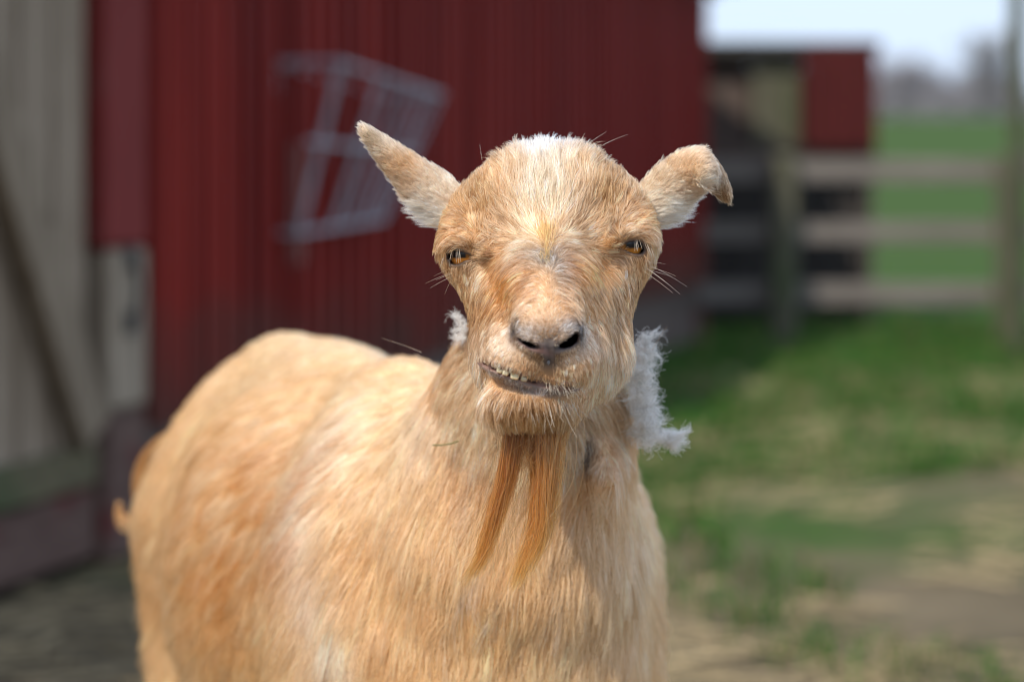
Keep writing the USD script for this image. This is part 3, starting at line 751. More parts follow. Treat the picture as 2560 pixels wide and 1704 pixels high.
def coat(p, part, jitter=0.0, seed=3):
    """Colour of the coat at skin points p; part: 0 body, 1 and 2 the ears."""
    q = pix(p)
    head = np.clip((0.205 - np.linalg.norm((p - (O + [0, 0.045, -0.03])) * [1, 0.9, 1.0], axis=-1)) / 0.05, 0, 1)
    n1 = meshkit.fbm(p * 9.0, 4, seed) - 0.5
    n2 = meshkit.fbm(p * 38.0, 3, seed + 9) - 0.5
    # body
    b = np.broadcast_to(np.array((0.80, 0.478, 0.215)), p.shape).copy()
    b = mixc(b, np.array((0.90, 0.635, 0.36)), 0.48 + 2.4 * n1)
    b = mixc(b, np.array((0.56, 0.285, 0.105)), 0.85 * blob(q, 640, 1270, 120, 260, 1, 0.35) * (0.75 + 1.8 * n2))
    b = mixc(b, np.array((0.60, 0.32, 0.13)), 0.55 * blob(q, 430, 1350, 120, 240) * (0.7 + 2 * n2))
    b = mixc(b, np.array((0.80, 0.56, 0.30)), 0.7 * blob(q, 640, 930, 260, 130))
    b = mixc(b, np.array((0.88, 0.74, 0.58)), (0.75 + 1.2 * n2) * np.exp(-(seg2(q, [(905, 1030), (775, 1200), (745, 1350), (800, 1500), (850, 1700)]) / 62) ** 2))
    b = mixc(b, np.array((0.80, 0.56, 0.28)), 0.6 * blob(q, 960, 1010, 150, 110))
    b = mixc(b, np.array((0.50, 0.29, 0.14)), 0.5 * blob(q, 1450, 1230, 70, 190) + 0.30 * blob(q, 1540, 1500, 160, 220))
    b = mixc(b, np.array((0.56, 0.33, 0.16)), 0.32 * blob(q, 1150, 1150, 140, 160))
    pale_ = 0.9 * blob(q, 1180, 1450, 12, 42, 1, 0.7) + 0.8 * blob(q, 1236, 1518, 9, 34, 1, 0.4) + 0.6 * blob(q, 1400, 1535, 9, 30) + 0.5 * blob(q, 1075, 1070, 40, 60) + 0.4 * blob(q, 1170, 1235, 16, 60)
    b = mixc(b, np.array((0.90, 0.84, 0.76)), pale_)
    # head
    h = np.broadcast_to(TAN, p.shape).copy()
    h = mixc(h, CREAM, 0.20 + 2.2 * n1 + 0.9 * n2)
    h = mixc(h, CREAM, 0.9 * blob(q, 1365, 500, 90, 125))
    h = mixc(h, np.array((0.93, 0.80, 0.60)), 0.4 * blob(q, 1362, 470, 50, 80))
    h = mixc(h, CREAM, 0.7 * blob(q, 1300, 590, 60, 40) + 0.6 * blob(q, 1450, 590, 50, 40))
    h = mixc(h, BROWN * 1.25, 1.0 * blob(q, 1195, 510, 58, 85, 1, -0.2) + 1.0 * blob(q, 1515, 505, 58, 95, 1, 0.25))
    h = mixc(h, BROWN * 1.15, 0.8 * blob(q, 1178, 790, 36, 120) + 0.55 * blob(q, 1575, 730, 40, 90) + 0.65 * blob(q, 1525, 790, 36, 90) + 0.45 * blob(q, 1235, 800, 30, 60))
    h = mixc(h, WHITE, 1.2 * blob(q, 1350, 388, 34, 32) + 0.7 * blob(q, 1410, 382, 28, 16))
    behind = np.clip((p[..., 1] - HEAD_Y - 0.035) / 0.012, 0, 1)
    h = mixc(h, WHITE, 1.2 * behind * (blob(q, 1215, 420, 45, 40) + blob(q, 1510, 405, 55, 45)))
    h = mixc(h, np.array((0.63, 0.26, 0.068)), 1.15 * blob(q, 1262, 688, 50, 34, 1, -0.15) + 1.15 * blob(q, 1462, 670, 52, 28, 1, 0.3) + 0.7 * blob(q, 1250, 740, 40, 40))
    h = mixc(h, GOLD, 0.75 * blob(q, 1362, 600, 20, 48))
    h = mixc(h, np.array((0.25, 0.19, 0.15)), 1.1 * blob(q, 1364, 645, 44, 34) + 0.55 * blob(q, 1400, 690, 22, 40))
    h = mixc(h, PEACH, 0.15 * blob(q, 1365, 745, 55, 70) + 0.9 * blob(q, 1250, 870, 60, 50) + 0.6 * blob(q, 1455, 870, 45, 70) + 0.35 * blob(q, 1330, 790, 70, 40))
    h = mixc(h, CREAM, 0.55 * blob(q, 1195, 690, 40, 40) + 0.7 * blob(q, 1560, 930, 60, 90) + 0.5 * blob(q, 1560, 690, 40, 30) + 0.3 * blob(q, 1180, 950, 40, 100))
    h = mixc(h, np.array((0.58, 0.50, 0.45)), 1.0 * blob(q, 1318, 832, 32, 24) + 1.0 * blob(q, 1424, 820, 30, 24))
    h = mixc(h, np.array((0.20, 0.155, 0.14)), 0.9 * blob(q, 1370, 866, 44, 17))
    h = mixc(h, np.array((0.06, 0.052, 0.055)), (p[..., 1] < HEAD_Y - 0.03) * (1.0 * blob(q, 1284, 824, 12, 34, 1, 0.15) + 1.2 * blob(q, 1451, 828, 11, 38, 1, -0.1) + 0.9 * blob(q, 1372, 885, 30, 28)))
    h = mixc(h, BROWN * 1.1, 0.8 * blob(q, 1310, 1015, 95, 40) + 0.6 * blob(q, 1400, 1035, 70, 35))
    h = mixc(h, np.array((0.30, 0.2, 0.13)), 0.5 * blob(q, 1165, 660, 45, 18) + 0.55 * blob(q, 1570, 645, 48, 18) + 0.6 * blob(q, 1180, 612, 40, 12) + 0.6 * blob(q, 1565, 588, 40, 12))
    md = seg2(q, MOUTH); lo_ = q[..., 1] > np.interp(q[..., 0], [a for a, _ in MOUTH], [b_ for _, b_ in MOUTH])
    lipw = lo_ * (p[..., 1] < HEAD_Y - 0.03) * np.exp(-(np.maximum(md - np.interp(q[..., 0], [1205, 1260, 1330, 1430], [4, 18, 24, 12]), 0) / 9) ** 2) * np.clip((1450 - q[..., 0]) / 50, 0, 1)
    h = mixc(h, np.array((0.24, 0.19, 0.16)), lipw)
    c = b + (h - b) * head[..., None]
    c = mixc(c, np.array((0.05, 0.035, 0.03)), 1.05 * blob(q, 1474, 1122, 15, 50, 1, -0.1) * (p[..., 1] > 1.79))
    c = mixc(c, np.array((0.80, 0.56, 0.36)), 0.9 * blob(q, 1514, 1176, 18, 30) * (p[..., 1] > 1.79))
    # ears
    e = mixc(np.broadcast_to(np.array((0.66, 0.42, 0.23)), p.shape).copy(), np.array((0.84, 0.70, 0.54)), 0.45 + 2.5 * n2)
    e = mixc(e, np.array((0.88, 0.82, 0.72)), 1.1 * blob(q, 1075, 560, 75, 70) + 1.1 * blob(q, 1670, 575, 60, 70))
    e = mixc(e, np.array((0.62, 0.36, 0.17)), 0.5 * blob(q, 1010, 420, 70, 40) + 0.6 * blob(q, 1735, 410, 50, 30))
    e = mixc(e, np.array((0.55, 0.42, 0.28)), 0.8 * blob(q, 935, 345, 30, 30))
    e = mixc(e, np.array((0.26, 0.14, 0.065)), (part == 2) * np.clip((q[..., 0] - 1768) / 14, 0, 1) * np.clip((p[..., 1] - 1.768) / 0.004, 0, 1))
    c = np.where((part > 0)[..., None], e, c)
    return np.clip(c, 0.01, 0.95) ** np.array([1.0, 1.0, 1.02])


part_v = np.zeros(len(V_), int); part_v[n_body:n_body + n_earl] = 1; part_v[n_body + n_earl:] = 2
qv = pix(V_)
skin_c = coat(V_, part_v) * 0.78
facing = (V_[:, 1] < HEAD_Y + 0.04) & (part_v == 0)
muz = facing & (V_[:, 1] < HEAD_Y - 0.03)
mouth_d = seg2(qv, MOUTH)
nose_d = np.minimum(poly2(qv, NOS_L), poly2(qv, NOS_R))
eye_d = np.minimum(poly2(qv, EYE_L), poly2(qv, EYE_R))
below = qv[:, 1] > np.interp(qv[:, 0], [a for a, _ in MOUTH], [b for _, b in MOUTH])


def put(mask, w, col):
    global skin_c
    w = np.where(mask, np.clip(w, 0, 1), 0)
    skin_c = skin_c + (np.asarray(col) - skin_c) * w[:, None]


nz = meshkit.fbm(V_ * 300, 3, 2)
put(muz, 1.4 * blob(qv, 1369, 846, 80, 36), (0.34, 0.265, 0.215))
put(muz, 1.1 * blob(qv, 1369, 868, 62, 16), GREY * 0.8)
put(muz, 0.8 * blob(qv, 1287, 822, 14, 34) + 1.0 * blob(qv, 1448, 826, 14, 38), DARK)
put(muz, blob(qv, 1372, 890, 30, 40), GREY * 0.45)
put(muz, blob(qv, 1330, 868, 40, 9, 1, 0.35), PINK)
put(muz, np.exp(-(np.maximum(nose_d, 0) / 6.0) ** 2) * 0.8, DARK * 1.2)
put(muz & (nose_d < 1), np.ones(len(V_)), DARK * 0.6)
put(muz & below, 1.25 * np.exp(-(np.maximum(mouth_d - np.interp(qv[:, 0], [1205, 1260, 1330, 1430], [6, 20, 26, 10]), 0) / 7) ** 2) * np.clip((1450 - qv[:, 0]) / 40, 0, 1), np.where((nz > 0.55)[:, None], (0.33, 0.22, 0.18), (0.23, 0.18, 0.155)))
put(muz & ~below, 0.8 * np.exp(-(np.maximum(mouth_d - 8, 0) / 8) ** 2), np.where((nz > 0.5)[:, None], PINK, GREY * 0.7))
put(muz, np.exp(-(np.maximum(mouth_d - 7, 0) / 3) ** 2), (0.22, 0.125, 0.095))
put(facing & (V_[:, 1] > HEAD_Y - 0.04), np.exp(-(np.maximum(eye_d, 0) / 9) ** 2), DARK * 0.9)
put((part_v == 0) & (V_[:, 2] < 0.062), np.ones(len(V_)), (0.05, 0.04, 0.035))

goat = thing("goat", "tan goat with an orange beard standing and looking into the camera", "goat", (-0.10, 2.25, 0.0))
G0 = np.array([-0.10, 2.25, 0.0])
obj("body", (V_ - G0, F_), M["skin"], goat, smooth=True, tint=skin_c)

# ------------------------------------------------------------------ eyes, teeth, drop at the nose
def eyeball(center, look, up=np.array([0, 0, 1.0]), r=0.0128):
    m = trimesh.creation.icosphere(5, 1.0)
    v = np.array(m.vertices)
    z = look / np.linalg.norm(look); x = np.cross(up, z); x /= np.linalg.norm(x); y = np.cross(z, x)
    bulge = 1 + 0.10 * np.clip((v[:, 2] - 0.55) / 0.45, 0, 1) ** 1.0
    rad = np.hypot(v[:, 0], v[:, 1])
    ang = np.arctan2(v[:, 1], v[:, 0])
    fib = meshkit.noise(np.stack([np.cos(ang) * 9, np.sin(ang) * 9, rad * 3], -1), 4)
    iris = np.array((0.38, 0.14, 0.018))[None] * (0.65 + 0.7 * fib)[:, None]
    c = np.where((rad < 0.86)[:, None], iris, np.array((0.05, 0.03, 0.02)))
    ring = np.clip((rad - 0.70) / 0.14, 0, 1)
    c = c + (np.array((0.06, 0.025, 0.01)) - c) * ring[:, None]
    soft = np.clip(1 - np.maximum((np.abs(v[:, 0]) - 0.50) / 0.10, (np.abs(v[:, 1] - 0.05) - 0.21) / 0.10), 0, 1)
    c = c + (np.array((0.004, 0.004, 0.006)) - c) * np.where(v[:, 2] > 0, soft, 0)[:, None]
    c = np.where((v[:, 2] < 0.2)[:, None], (0.05, 0.03, 0.02), c)
    v = v * (r * bulge)[:, None]
    return (v[:, :1] * x + v[:, 1:2] * y + v[:, 2:] * z + center, np.array(m.faces)), c


def ray_y(u, v, f, a=1.55, b=2.7, n=4600):
    """The distance at which the ray through photo pixel (u, v) meets the surface f."""
    ys_ = np.linspace(a, b, n)
    p = np.stack([(u - 1280.0) / FPX * ys_, ys_, EYE_H - (v - HORIZON) / FPX * ys_], -1)
    k = np.nonzero(f(p) < 0)[0]
    return ys_[k[0]] if len(k) else None


bare = lambda p: head_sdf(p, False)
for u, v, look in ((1142, 635, np.array([-0.62, -0.78, 0.0])), (1588, 610, np.array([0.55, -0.83, 0.0]))):
    look = look / np.linalg.norm(look)
    cen = P(u, v, ray_y(u, v, bare) + 0.0022) - look * 0.0128
    (v_, f_), tc = eyeball(cen, look)
    obj("eye", (v_ - G0, f_), M["eye"], goat, smooth=True, tint=tc)
for u, v, w, h, tilt in ((1249, 926, 8.5, 6, 0.35), (1264, 931, 9.0, 7.5, 0.3), (1287, 939, 12.5, 9.5, 0.22), (1310, 946, 10.0, 7, 0.15)):
    y = ray_y(u, v, bare) + 0.0012
    m = trimesh.creation.icosphere(3, 1.0)
    t_ = np.array(m.vertices); t_ = np.sign(t_) * np.abs(t_) ** 0.42
    s_ = y / FPX
    t_ = t_ * [w * s_, 0.0035, h * s_]; t_[:, 0] *= 0.92 + 0.12 * t_[:, 2] / (h * s_)
    c, sn = math.cos(tilt), math.sin(tilt)
    t_ = np.stack([t_[:, 0] * c + t_[:, 2] * sn, t_[:, 1], -t_[:, 0] * sn + t_[:, 2] * c], -1) + P(u, v, y)
    col = np.array((0.70, 0.57, 0.39)) + np.clip((P(u, v, y)[2] - t_[:, 2:]) / (h * s_), 0, 1) * np.array((-0.20, -0.30, -0.28))
    obj("tooth", (t_ - G0, m.faces), M["tooth"], goat, smooth=True, tint=col)
y = ray_y(1372, 905, bare)
dm = trimesh.creation.icosphere(3, 1.0); dv = np.array(dm.vertices) * [0.0011, 0.0011, 0.0019] + P(1371, 905, y - 0.0002)
obj("nose_drop", (dv - G0, dm.faces), M["wet"], goat, smooth=True)


# ------------------------------------------------------------------ fur
GUIDES = np.array([  # u, v, direction in the picture, length in mm, lift
    (1365, 375, 0.0, -1, 34, .95), (1300, 380, -.2, -1, 32, 1.0), (1440, 375, .2, -1, 32, 1.0), (1255, 392, -.3, -1, 26, .9), (1480, 385, .3, -1, 26, .9), (1225, 405, -.5, -1, 20, .6), (1512, 395, .5, -1, 22, .6),
    (1367, 440, 0.0, -1, 28, .32), (1367, 520, 0.02, -1, 27, .28), (1367, 575, 0, -1, 15, .3), (1300, 470, -.18, -1, 26, .28), (1435, 470, .2, -1, 26, .28),
    (1305, 560, -.5, -.85, 24, .25), (1435, 555, .5, -.85, 24, .25), (1265, 600, -.85, -.45, 16, .25), (1475, 590, .85, -.45, 16, .25), (1320, 620, -.8, -.5, 14, .22), (1415, 612, .8, -.45, 14, .22),
    (1225, 450, -.4, -1, 15, .3), (1515, 440, .4, -1, 15, .3), (1180, 500, -.45, -.9, 12, .3), (1550, 490, .5, -.9, 12, .3), (1205, 550, -.15, -1, 11, .3), (1520, 540, .2, -1, 11, .3),
    (1130, 560, -.8, -.5, 11, .3), (1610, 545, .8, -.5, 11, .3), (1160, 597, -.35, -.2, 8, .5), (1576, 575, .35, -.2, 8, .5), (1200, 615, .7, -.3, 9, .3), (1540, 600, -.6, -.4, 9, .3),
    (1115, 600, -.8, .55, 10, .4), (1632, 585, .8, .55, 10, .4), (1112, 630, -.5, .85, 10, .35), (1630, 615, .45, .9, 10, .35),
    (1225, 650, -.6, .1, 11, .2), (1500, 640, .6, .1, 11, .2), (1290, 660, -.9, .1, 13, .2), (1445, 650, .9, .1, 13, .2), (1280, 700, -.9, .4, 14, .2), (1460, 690, .9, .4, 14, .2),
    (1362, 660, -.1, -.3, 3.5, .3), (1366, 720, -.1, -.6, 3.5, .25), (1368, 780, 0, -.6, 3, .25), (1330, 730, -.8, .4, 5, .2), (1405, 725, .8, .4, 5, .2), (1325, 690, -.9, .2, 9, .2), (1408, 682, .9, .2, 9, .2),
    (1150, 680, -.2, 1, 6, .25), (1170, 690, -.2, 1, 6, .25), (1580, 668, .3, 1, 6, .25), (1230, 740, -.75, .65, 14, .2), (1500, 735, .75, .65, 14, .2), (1180, 760, -.1, 1, 11, .18), (1570, 760, .15, 1, 11, .18), (1290, 770, -.8, .6, 8, .2), (1450, 770, .8, .6, 8, .2),
    (1190, 850, -.12, 1, 17, .2), (1560, 850, .1, 1, 18, .2), (1230, 830, -.5, .85, 13, .2), (1510, 830, .45, .9, 15, .2), (1185, 950, .05, 1, 19, .2), (1560, 950, -.1, 1, 20, .2), (1210, 1010, .1, 1, 20, .25), (1520, 1010, -.2, 1, 20, .25),
    (1275, 800, -.7, .6, 4, .2), (1465, 800, .7, .6, 4, .2), (1369, 812, 0, -.6, 1.8, .3), (1330, 812, -.4, -.4, 2, .3), (1410, 808, .4, -.4, 2, .3), (1260, 860, -.6, .7, 5, .2), (1480, 880, .5, .8, 7, .2), (1310, 890, -.2, .9, 3, .3), (1430, 900, .4, .9, 3, .3), (1370, 930, 0, 1, 3, .4), (1440, 945, .3, .95, 5, .4), (1390, 950, .1, 1, 5, .4),
    (1240, 970, -.5, .85, 9, .35), (1300, 1010, -.1, 1, 8, .4), (1360, 1015, .15, 1, 9, .4), (1430, 1000, .4, .9, 12, .35), (1270, 1040, -.2, 1, 14, .3), (1340, 1045, 0, 1, 14, .3), (1420, 1045, .2, 1, 20, .3), (1500, 930, .35, .95, 16, .2),
    (1370, 1120, 0, 1, 24, .25)], float)
BACK = np.array([-0.37, 0.93, 0.0])


def groom(p, n, part):
    """Direction (unit, in the skin), length and lift of the hair at skin points."""
    q = pix(p)
    d2 = ((q[:, None] - GUIDES[None, :, :2]) ** 2).sum(-1)
    w = 1 / (d2 + 300.0) ** 1.7
    w /= w.sum(1, keepdims=True)
    gd = GUIDES[:, 2:4] / np.linalg.norm(GUIDES[:, 2:4], axis=1, keepdims=True)
    hd = w @ gd; hl = w @ GUIDES[:, 4]; hlift = w @ GUIDES[:, 5]
    hd3 = np.stack([hd[:, 0], np.clip((p[:, 1] - HEAD_Y - 0.01) * 12, 0, 1.2), -hd[:, 1]], -1)
    head = np.clip((0.165 - np.linalg.norm((p - (O + [0, 0.02, -0.03])) * [1, 0.8, 1.0], axis=-1)) / 0.05, 0, 1)
    bd3 = 0.62 * BACK + np.array([-0.10, 0, -0.85])
    neck = np.clip((1.99 - p[:, 1]) / 0.08, 0, 1)[:, None]
    bd3 = bd3 * (1 - neck) + np.array([-0.16, 0.15, -1.0]) * neck
    bl = np.interp(p[:, 2], [0.0, 0.12, 0.35, 0.5, 0.62, 0.9], [9, 11, 18, 34, 34, 22.0])
    bl = bl * (1 - 0.35 * np.clip((n[:, 2] - 0.5) / 0.4, 0, 1))
    d = bd3 * (1 - head[:, None]) + hd3 * head[:, None]
    L = (bl * (1 - head) + hl * head)
    lift = 0.20 * (1 - head) + hlift * head
    for k, td_ in ((1, (-0.72, 0.0, 0.68)), (2, (0.72, 0.0, 0.6))):
        m = part == k
        if m.any():
            low = np.clip((q[m, 1] - 470) / 110, 0, 1) * np.clip(1 - np.abs(q[m, 0] - (1060 if k == 1 else 1680)) / 110, 0, 1)
            base = np.array(td_)[None] * (1 - 0.75 * low[:, None]) + np.array([-0.6 if k == 1 else 0.6, 0, -0.55])[None] * low[:, None]
            if k == 2:
                fold = np.clip((q[m, 0] - 1765) / 30, 0, 1)[:, None]
                base = base * (1 - fold) + np.array([0.35, 0, -0.9]) * fold
            d[m] = base; L[m] = 6.5 + 15 * low; lift[m] = 0.28 + 0.1 * low
    d = d - n * (d * n).sum(1, keepdims=True)
    d /= np.linalg.norm(d, axis=1, keepdims=True) + 1e-9
    return d, L * 1e-3, lift, head


tri = V_[F_]
fc = tri.mean(1); fn = np.cross(tri[:, 1] - tri[:, 0], tri[:, 2] - tri[:, 0]); fa = np.linalg.norm(fn, axis=1) / 2; fn /= (2 * fa[:, None] + 1e-18)
fpart = part_v[F_[:, 0]]
fq = pix(fc)
fhead = np.linalg.norm((fc - (O + [0, 0.02, -0.03])) * [1, 0.8, 1.0], axis=-1) < 0.155
fface = (fc[:, 1] < HEAD_Y + 0.04) & (fpart == 0)
fmuz = fface & (fc[:, 1] < HEAD_Y - 0.03)
keep = np.ones(len(F_))
keep[fface & (np.minimum(poly2(fq, EYE_L), poly2(fq, EYE_R)) < 7)] = 0
fno = np.minimum(poly2(fq, NOS_L), poly2(fq, NOS_R))
keep[fmuz & (fno < 3)] = 0
keep[fmuz & (blob(fq, 1369, 872, 45, 11) > 0.4)] = 0.0
keep[fmuz & (seg2(fq, [(1372, 860), (1373, 925)]) < 12)] = 0
fm = seg2(fq, MOUTH); fbelow = fq[:, 1] > np.interp(fq[:, 0], [a for a, _ in MOUTH], [b for _, b in MOUTH])
keep[fmuz & (fm < 9)] = 0
keep[fmuz & fbelow & (fm < 33) & (fq[:, 0] < 1420)] *= 0.45
keep[fc[:, 2] < 0.07] = 0
keep[fmuz & (blob(fq, 1369, 826, 82, 32) > 0.4)] *= 2.6
view = np.clip(0.9 - fn[:, 1] * 1.4, 0.12, 1.0)


def fur(name, sel, count, wroot, seed, clump_n, clump, var, keys=5, wtip=0.25, kind="stuff"):
    r = np.random.default_rng(seed)
    w = fa * keep * sel * view
    cum = np.cumsum(w); pick = np.searchsorted(cum, r.random(count) * cum[-1])
    a, b = r.random(count), r.random(count); fl = a + b > 1; a[fl], b[fl] = 1 - a[fl], 1 - b[fl]
    idx = F_[pick]
    bc = np.stack([1 - a - b, a, b], -1)[..., None]
    p = (V_[idx] * bc).sum(1); n = (VN[idx] * bc).sum(1); n /= np.linalg.norm(n, axis=1, keepdims=True) + 1e-9
    part = fpart[pick]
    d, L, lift, head = groom(p, n, part)
    # locks: every strand leans towards the tip of its lock
    nc = max(count // clump_n, 1)
    cl = np.arange(nc)
    _, own = cKDTree(p[:nc] + n[:nc] * 0).query(p, workers=-1)
    flow = meshkit.fbm(p * 26, 2, seed + 1) - 0.5
    side = np.cross(n, d)
    lockturn = r.normal(0, 0.14, nc)[own]
    turn = r.normal(0, 0.13, count) + lockturn + flow * 0.6
    qn = pix(p)
    L = np.where((blob(qn, 1369, 836, 92, 46) > 0.3) & (p[:, 1] < HEAD_Y - 0.03) & (part == 0), np.minimum(L, 0.0030 + 0.0012 * np.clip((826 - qn[:, 1]) / 40, 0, 1)), L)
    L = np.where((blob(qn, 1506, 1150, 36, 62) > 0.35) & (p[:, 1] < 1.87) & (part == 0), np.minimum(L, 0.009), L)
    mz = ((qn[:, 0] - 1345) / 128) ** 2 + ((qn[:, 1] - 880) / 88) ** 2
    L = np.where((mz < 1.3) & (p[:, 1] < HEAD_Y - 0.03) & (part == 0), np.minimum(L, 0.0042 + 0.012 * np.clip(mz - 1, 0, 1)), L)
    L = np.where((seg2(qn, MOUTH) < 36) & (p[:, 1] < HEAD_Y - 0.03) & (part == 0), np.minimum(L, 0.0035), L)
    d = d * np.cos(turn)[:, None] + side * np.sin(turn)[:, None]
    L = L * r.uniform(0.7, 1.15, count) * (1 + r.normal(0, 0.10, nc)[own])
    lift = np.clip(lift + r.normal(0, 0.10, count) + r.normal(0, 0.07, nc)[own], 0.02, 1.3)
    t = np.linspace(0, 1, keys)[None, :, None]
    s, c = np.sin(lift)[:, None, None], np.cos(lift)[:, None, None]
    Lk = L[:, None, None]
    pts = p[:, None] + Lk * (d[:, None] * c * t + n[:, None] * s * (t - 0.42 * t * t))
    pts[:, :, 2] -= (0.10 * L)[:, None] * t[:, :, 0] ** 2
    tips = pts[:nc, -1][own]
    pull = clump * (t ** 1.6)
    cen = pts[:nc][own]
    pts = pts + (cen - pts) * pull
    pts[:, 0] = p - n * 0.0006
    nosey = (blob(qn, 1369, 836, 92, 46) > 0.3) & (p[:, 1] < HEAD_Y - 0.03) & (part == 0)
    col = coat(p, part)
    nb = max(nc // 7, 1)
    _, own2 = cKDTree(p[:nb]).query(p, workers=-1)
    lock = np.exp(r.normal(0, var, nc))[own] * np.exp(r.normal(0, var * 0.55, nb))[own2]; one = np.exp(r.normal(0, var * 1.05, count))
    lum = (lock * one)[:, None]
    col = col * lum ** np.array([0.8, 1.0, 1.25])
    qn = pix(p)
    wo = np.clip(1.1 * blob(qn, 600, 1330, 150, 300, 1, 0.25) + 0.8 * blob(qn, 860, 1150, 110, 80, 1, -0.6) + 0.25 * blob(qn, 1050, 1450, 260, 260), 0, 1) * (1 - head) * (part == 0)
    rl = 0.75 * r.random(nc)[own] + 0.25 * r.random(nb)[own2]
    col = mixc(col, np.array((0.60, 0.255, 0.075)), wo * np.clip((rl - 0.40) * 4, 0, 0.92))
    col = mixc(col, np.array((0.92, 0.72, 0.46)), wo * np.clip((0.30 - rl) * 4, 0, 0.7))
    pale = r.random(count) < 0.10
    col[pale] = col[pale] * 0.35 + np.array((0.88, 0.72, 0.49)) * 0.65
    spots = (mz < 0.75) & (qn[:, 1] > 885) & (p[:, 1] < HEAD_Y - 0.03) & (r.random(count) < 0.13)
    col[spots] *= 0.25
    col = np.clip(col, 0.015, 0.93)
    wd = np.where(nosey, 0.75, 1.0)[:, None] * wroot * r.uniform(0.7, 1.25, count)[:, None] * np.interp(np.linspace(0, 1, keys), [0, 0.5, 1], [1, 0.85, wtip])[None]
    curves(name, pts - G0, wd, col, M["fur"], goat, kind=kind)


ear = (fpart > 0)
fur("face_fur", (fhead & ~ear) * 1.0, 118000, 0.00034, 11, 9, 0.48, 0.33)
fur("ear_fur", ear * 1.0, 16000, 0.00034, 12, 9, 0.3, 0.16)
fur("body_fur", (~fhead & ~ear) * np.interp(fc[:, 2], [0.30, 0.5], [0.25, 1.0]), 135000, 0.00064, 13, 16, 0.32, 0.12)


# ------------------------------------------------------------------ beard, whiskers, lashes
def lock(path, n, seed, F0, F1, root, tip, depth=0.006, stray=0.0):
    """A hanging lock: strands across rows (v: left, right) of the photograph."""
    r = np.random.default_rng(seed)
    rows = np.array(path, float)
    k = 14
    t = np.linspace(0, 1, k)
    nsub = 16
    sub = r.integers(0, nsub, n)
    a0 = np.clip(r.normal(0, 0.48, nsub), -0.95, 0.95)[sub] + r.normal(0, 0.20, n)
    send = (1 - np.abs(r.normal(0, 0.26, nsub)))[sub]
    end = np.clip(send - np.abs(r.normal(0, 0.10, n)), 0.3, 1.03)
    frac = end[:, None] * t[None]
    v = rows[0, 0] + frac * (rows[-1, 0] - rows[0, 0])
    lo, hi = np.interp(v, rows[:, 0], rows[:, 1]), np.interp(v, rows[:, 0], rows[:, 2])
    ph, fr, am = r.uniform(0, 6.3, (2, nsub))[:, sub], r.uniform(2.5, 5.0, nsub)[sub], r.uniform(0.15, 0.4, nsub)[sub]
    wave = am[:, None] * np.sin(ph[0][:, None] + fr[:, None] * frac * 1.5) * frac
    own = r.normal(0, 0.28 + stray, n)[:, None] * np.sin(r.uniform(0, 3.1, n)[:, None] + frac * 5) * (0.2 + frac)
    a = a0[:, None] * (1.05 - 0.5 * frac) + wave + own
    u = (lo + hi) / 2 + a * (hi - lo) / 2
    b = (r.normal(0, 0.8, nsub)[sub] + r.normal(0, 0.5, n)) * depth
    y = HEAD_Y - (F0 + (F1 - F0) * frac) / 1000 + b[:, None] * (1 - 0.4 * frac)
    pts = np.stack([(u - 1280) / FPX * y, y, EYE_H - (v - HORIZON) / FPX * y], -1)
    root, tip = np.array(root), np.array(tip)
    g = np.exp(r.normal(0, 0.25, nsub)[sub] + r.normal(0, 0.45, n))[:, None, None] ** np.array([0.8, 1, 1.3])
    c = (root + (tip - root) * np.clip(frac * 1.15 - 0.1, 0, 1)[..., None] ** 1.3) * g
    return pts, np.clip(c, 0.008, 0.9)


ROOT, TIP = (0.30, 0.085, 0.014), (0.58, 0.21, 0.034)
b1 = lock([(1030, 1246, 1322), (1087, 1250, 1306), (1195, 1229, 1293), (1304, 1195, 1264), (1391, 1166, 1236), (1470, 1112, 1190)], 760, 21, 40, 46, ROOT, TIP)
b2 = lock([(1030, 1318, 1416), (1087, 1325, 1410), (1195, 1331, 1402), (1304, 1316, 1390), (1358, 1298, 1379), (1412, 1282, 1350), (1500, 1250, 1310)], 900, 22, 34, 44, ROOT, TIP)
b0 = lock([(1012, 1236, 1432), (1087, 1244, 1418), (1140, 1250, 1406), (1190, 1256, 1400)], 420, 29, 34, 40, (0.22, 0.07, 0.016), (0.42, 0.16, 0.035), 0.008, 0.1)
bw = np.interp(np.linspace(0, 1, 14), [0, 0.6, 1], [0.00044, 0.00036, 0.00014])
for (pts, c) in (b0, b1, b2):
    curves("beard_lock", pts - G0, bw, c, M["beard"], goat, kind="stuff")
b3 = lock([(1030, 1258, 1430), (1200, 1230, 1425), (1330, 1180, 1405), (1540, 1080, 1330)], 140, 23, 38, 44, (0.45, 0.2, 0.06), (0.6, 0.34, 0.12), 0.01, 0.25)
curves("beard_stray_hairs", b3[0] - G0, np.linspace(0.00024, 0.0001, 14), b3[1], M["beard"], goat, kind="stuff")


def strands(ends, seed, mids=None, k=6, bend=6):
    """Single long hairs: (u0, v0, F0) to (u1, v1, F1)."""
    r = np.random.default_rng(seed)
    out = []
    for (u0, v0, f0), (u1, v1, f1) in ends:
        a, b = hp(u0, v0, f0), hp(u1, v1, f1)
        t = np.linspace(0, 1, k)[:, None]
        sag = np.array([0, 0, 1.0]) * r.uniform(-0.2, 1.0) * bend * 1e-4
        out.append(a + (b - a) * t + sag * np.sin(t * np.pi) * np.linalg.norm(b - a) / 0.02)
    return np.array(out)


def skinF(u, v, f=bare):
    y = ray_y(u, v, f)
    return (HEAD_Y - y) * 1000 if y else -20.0


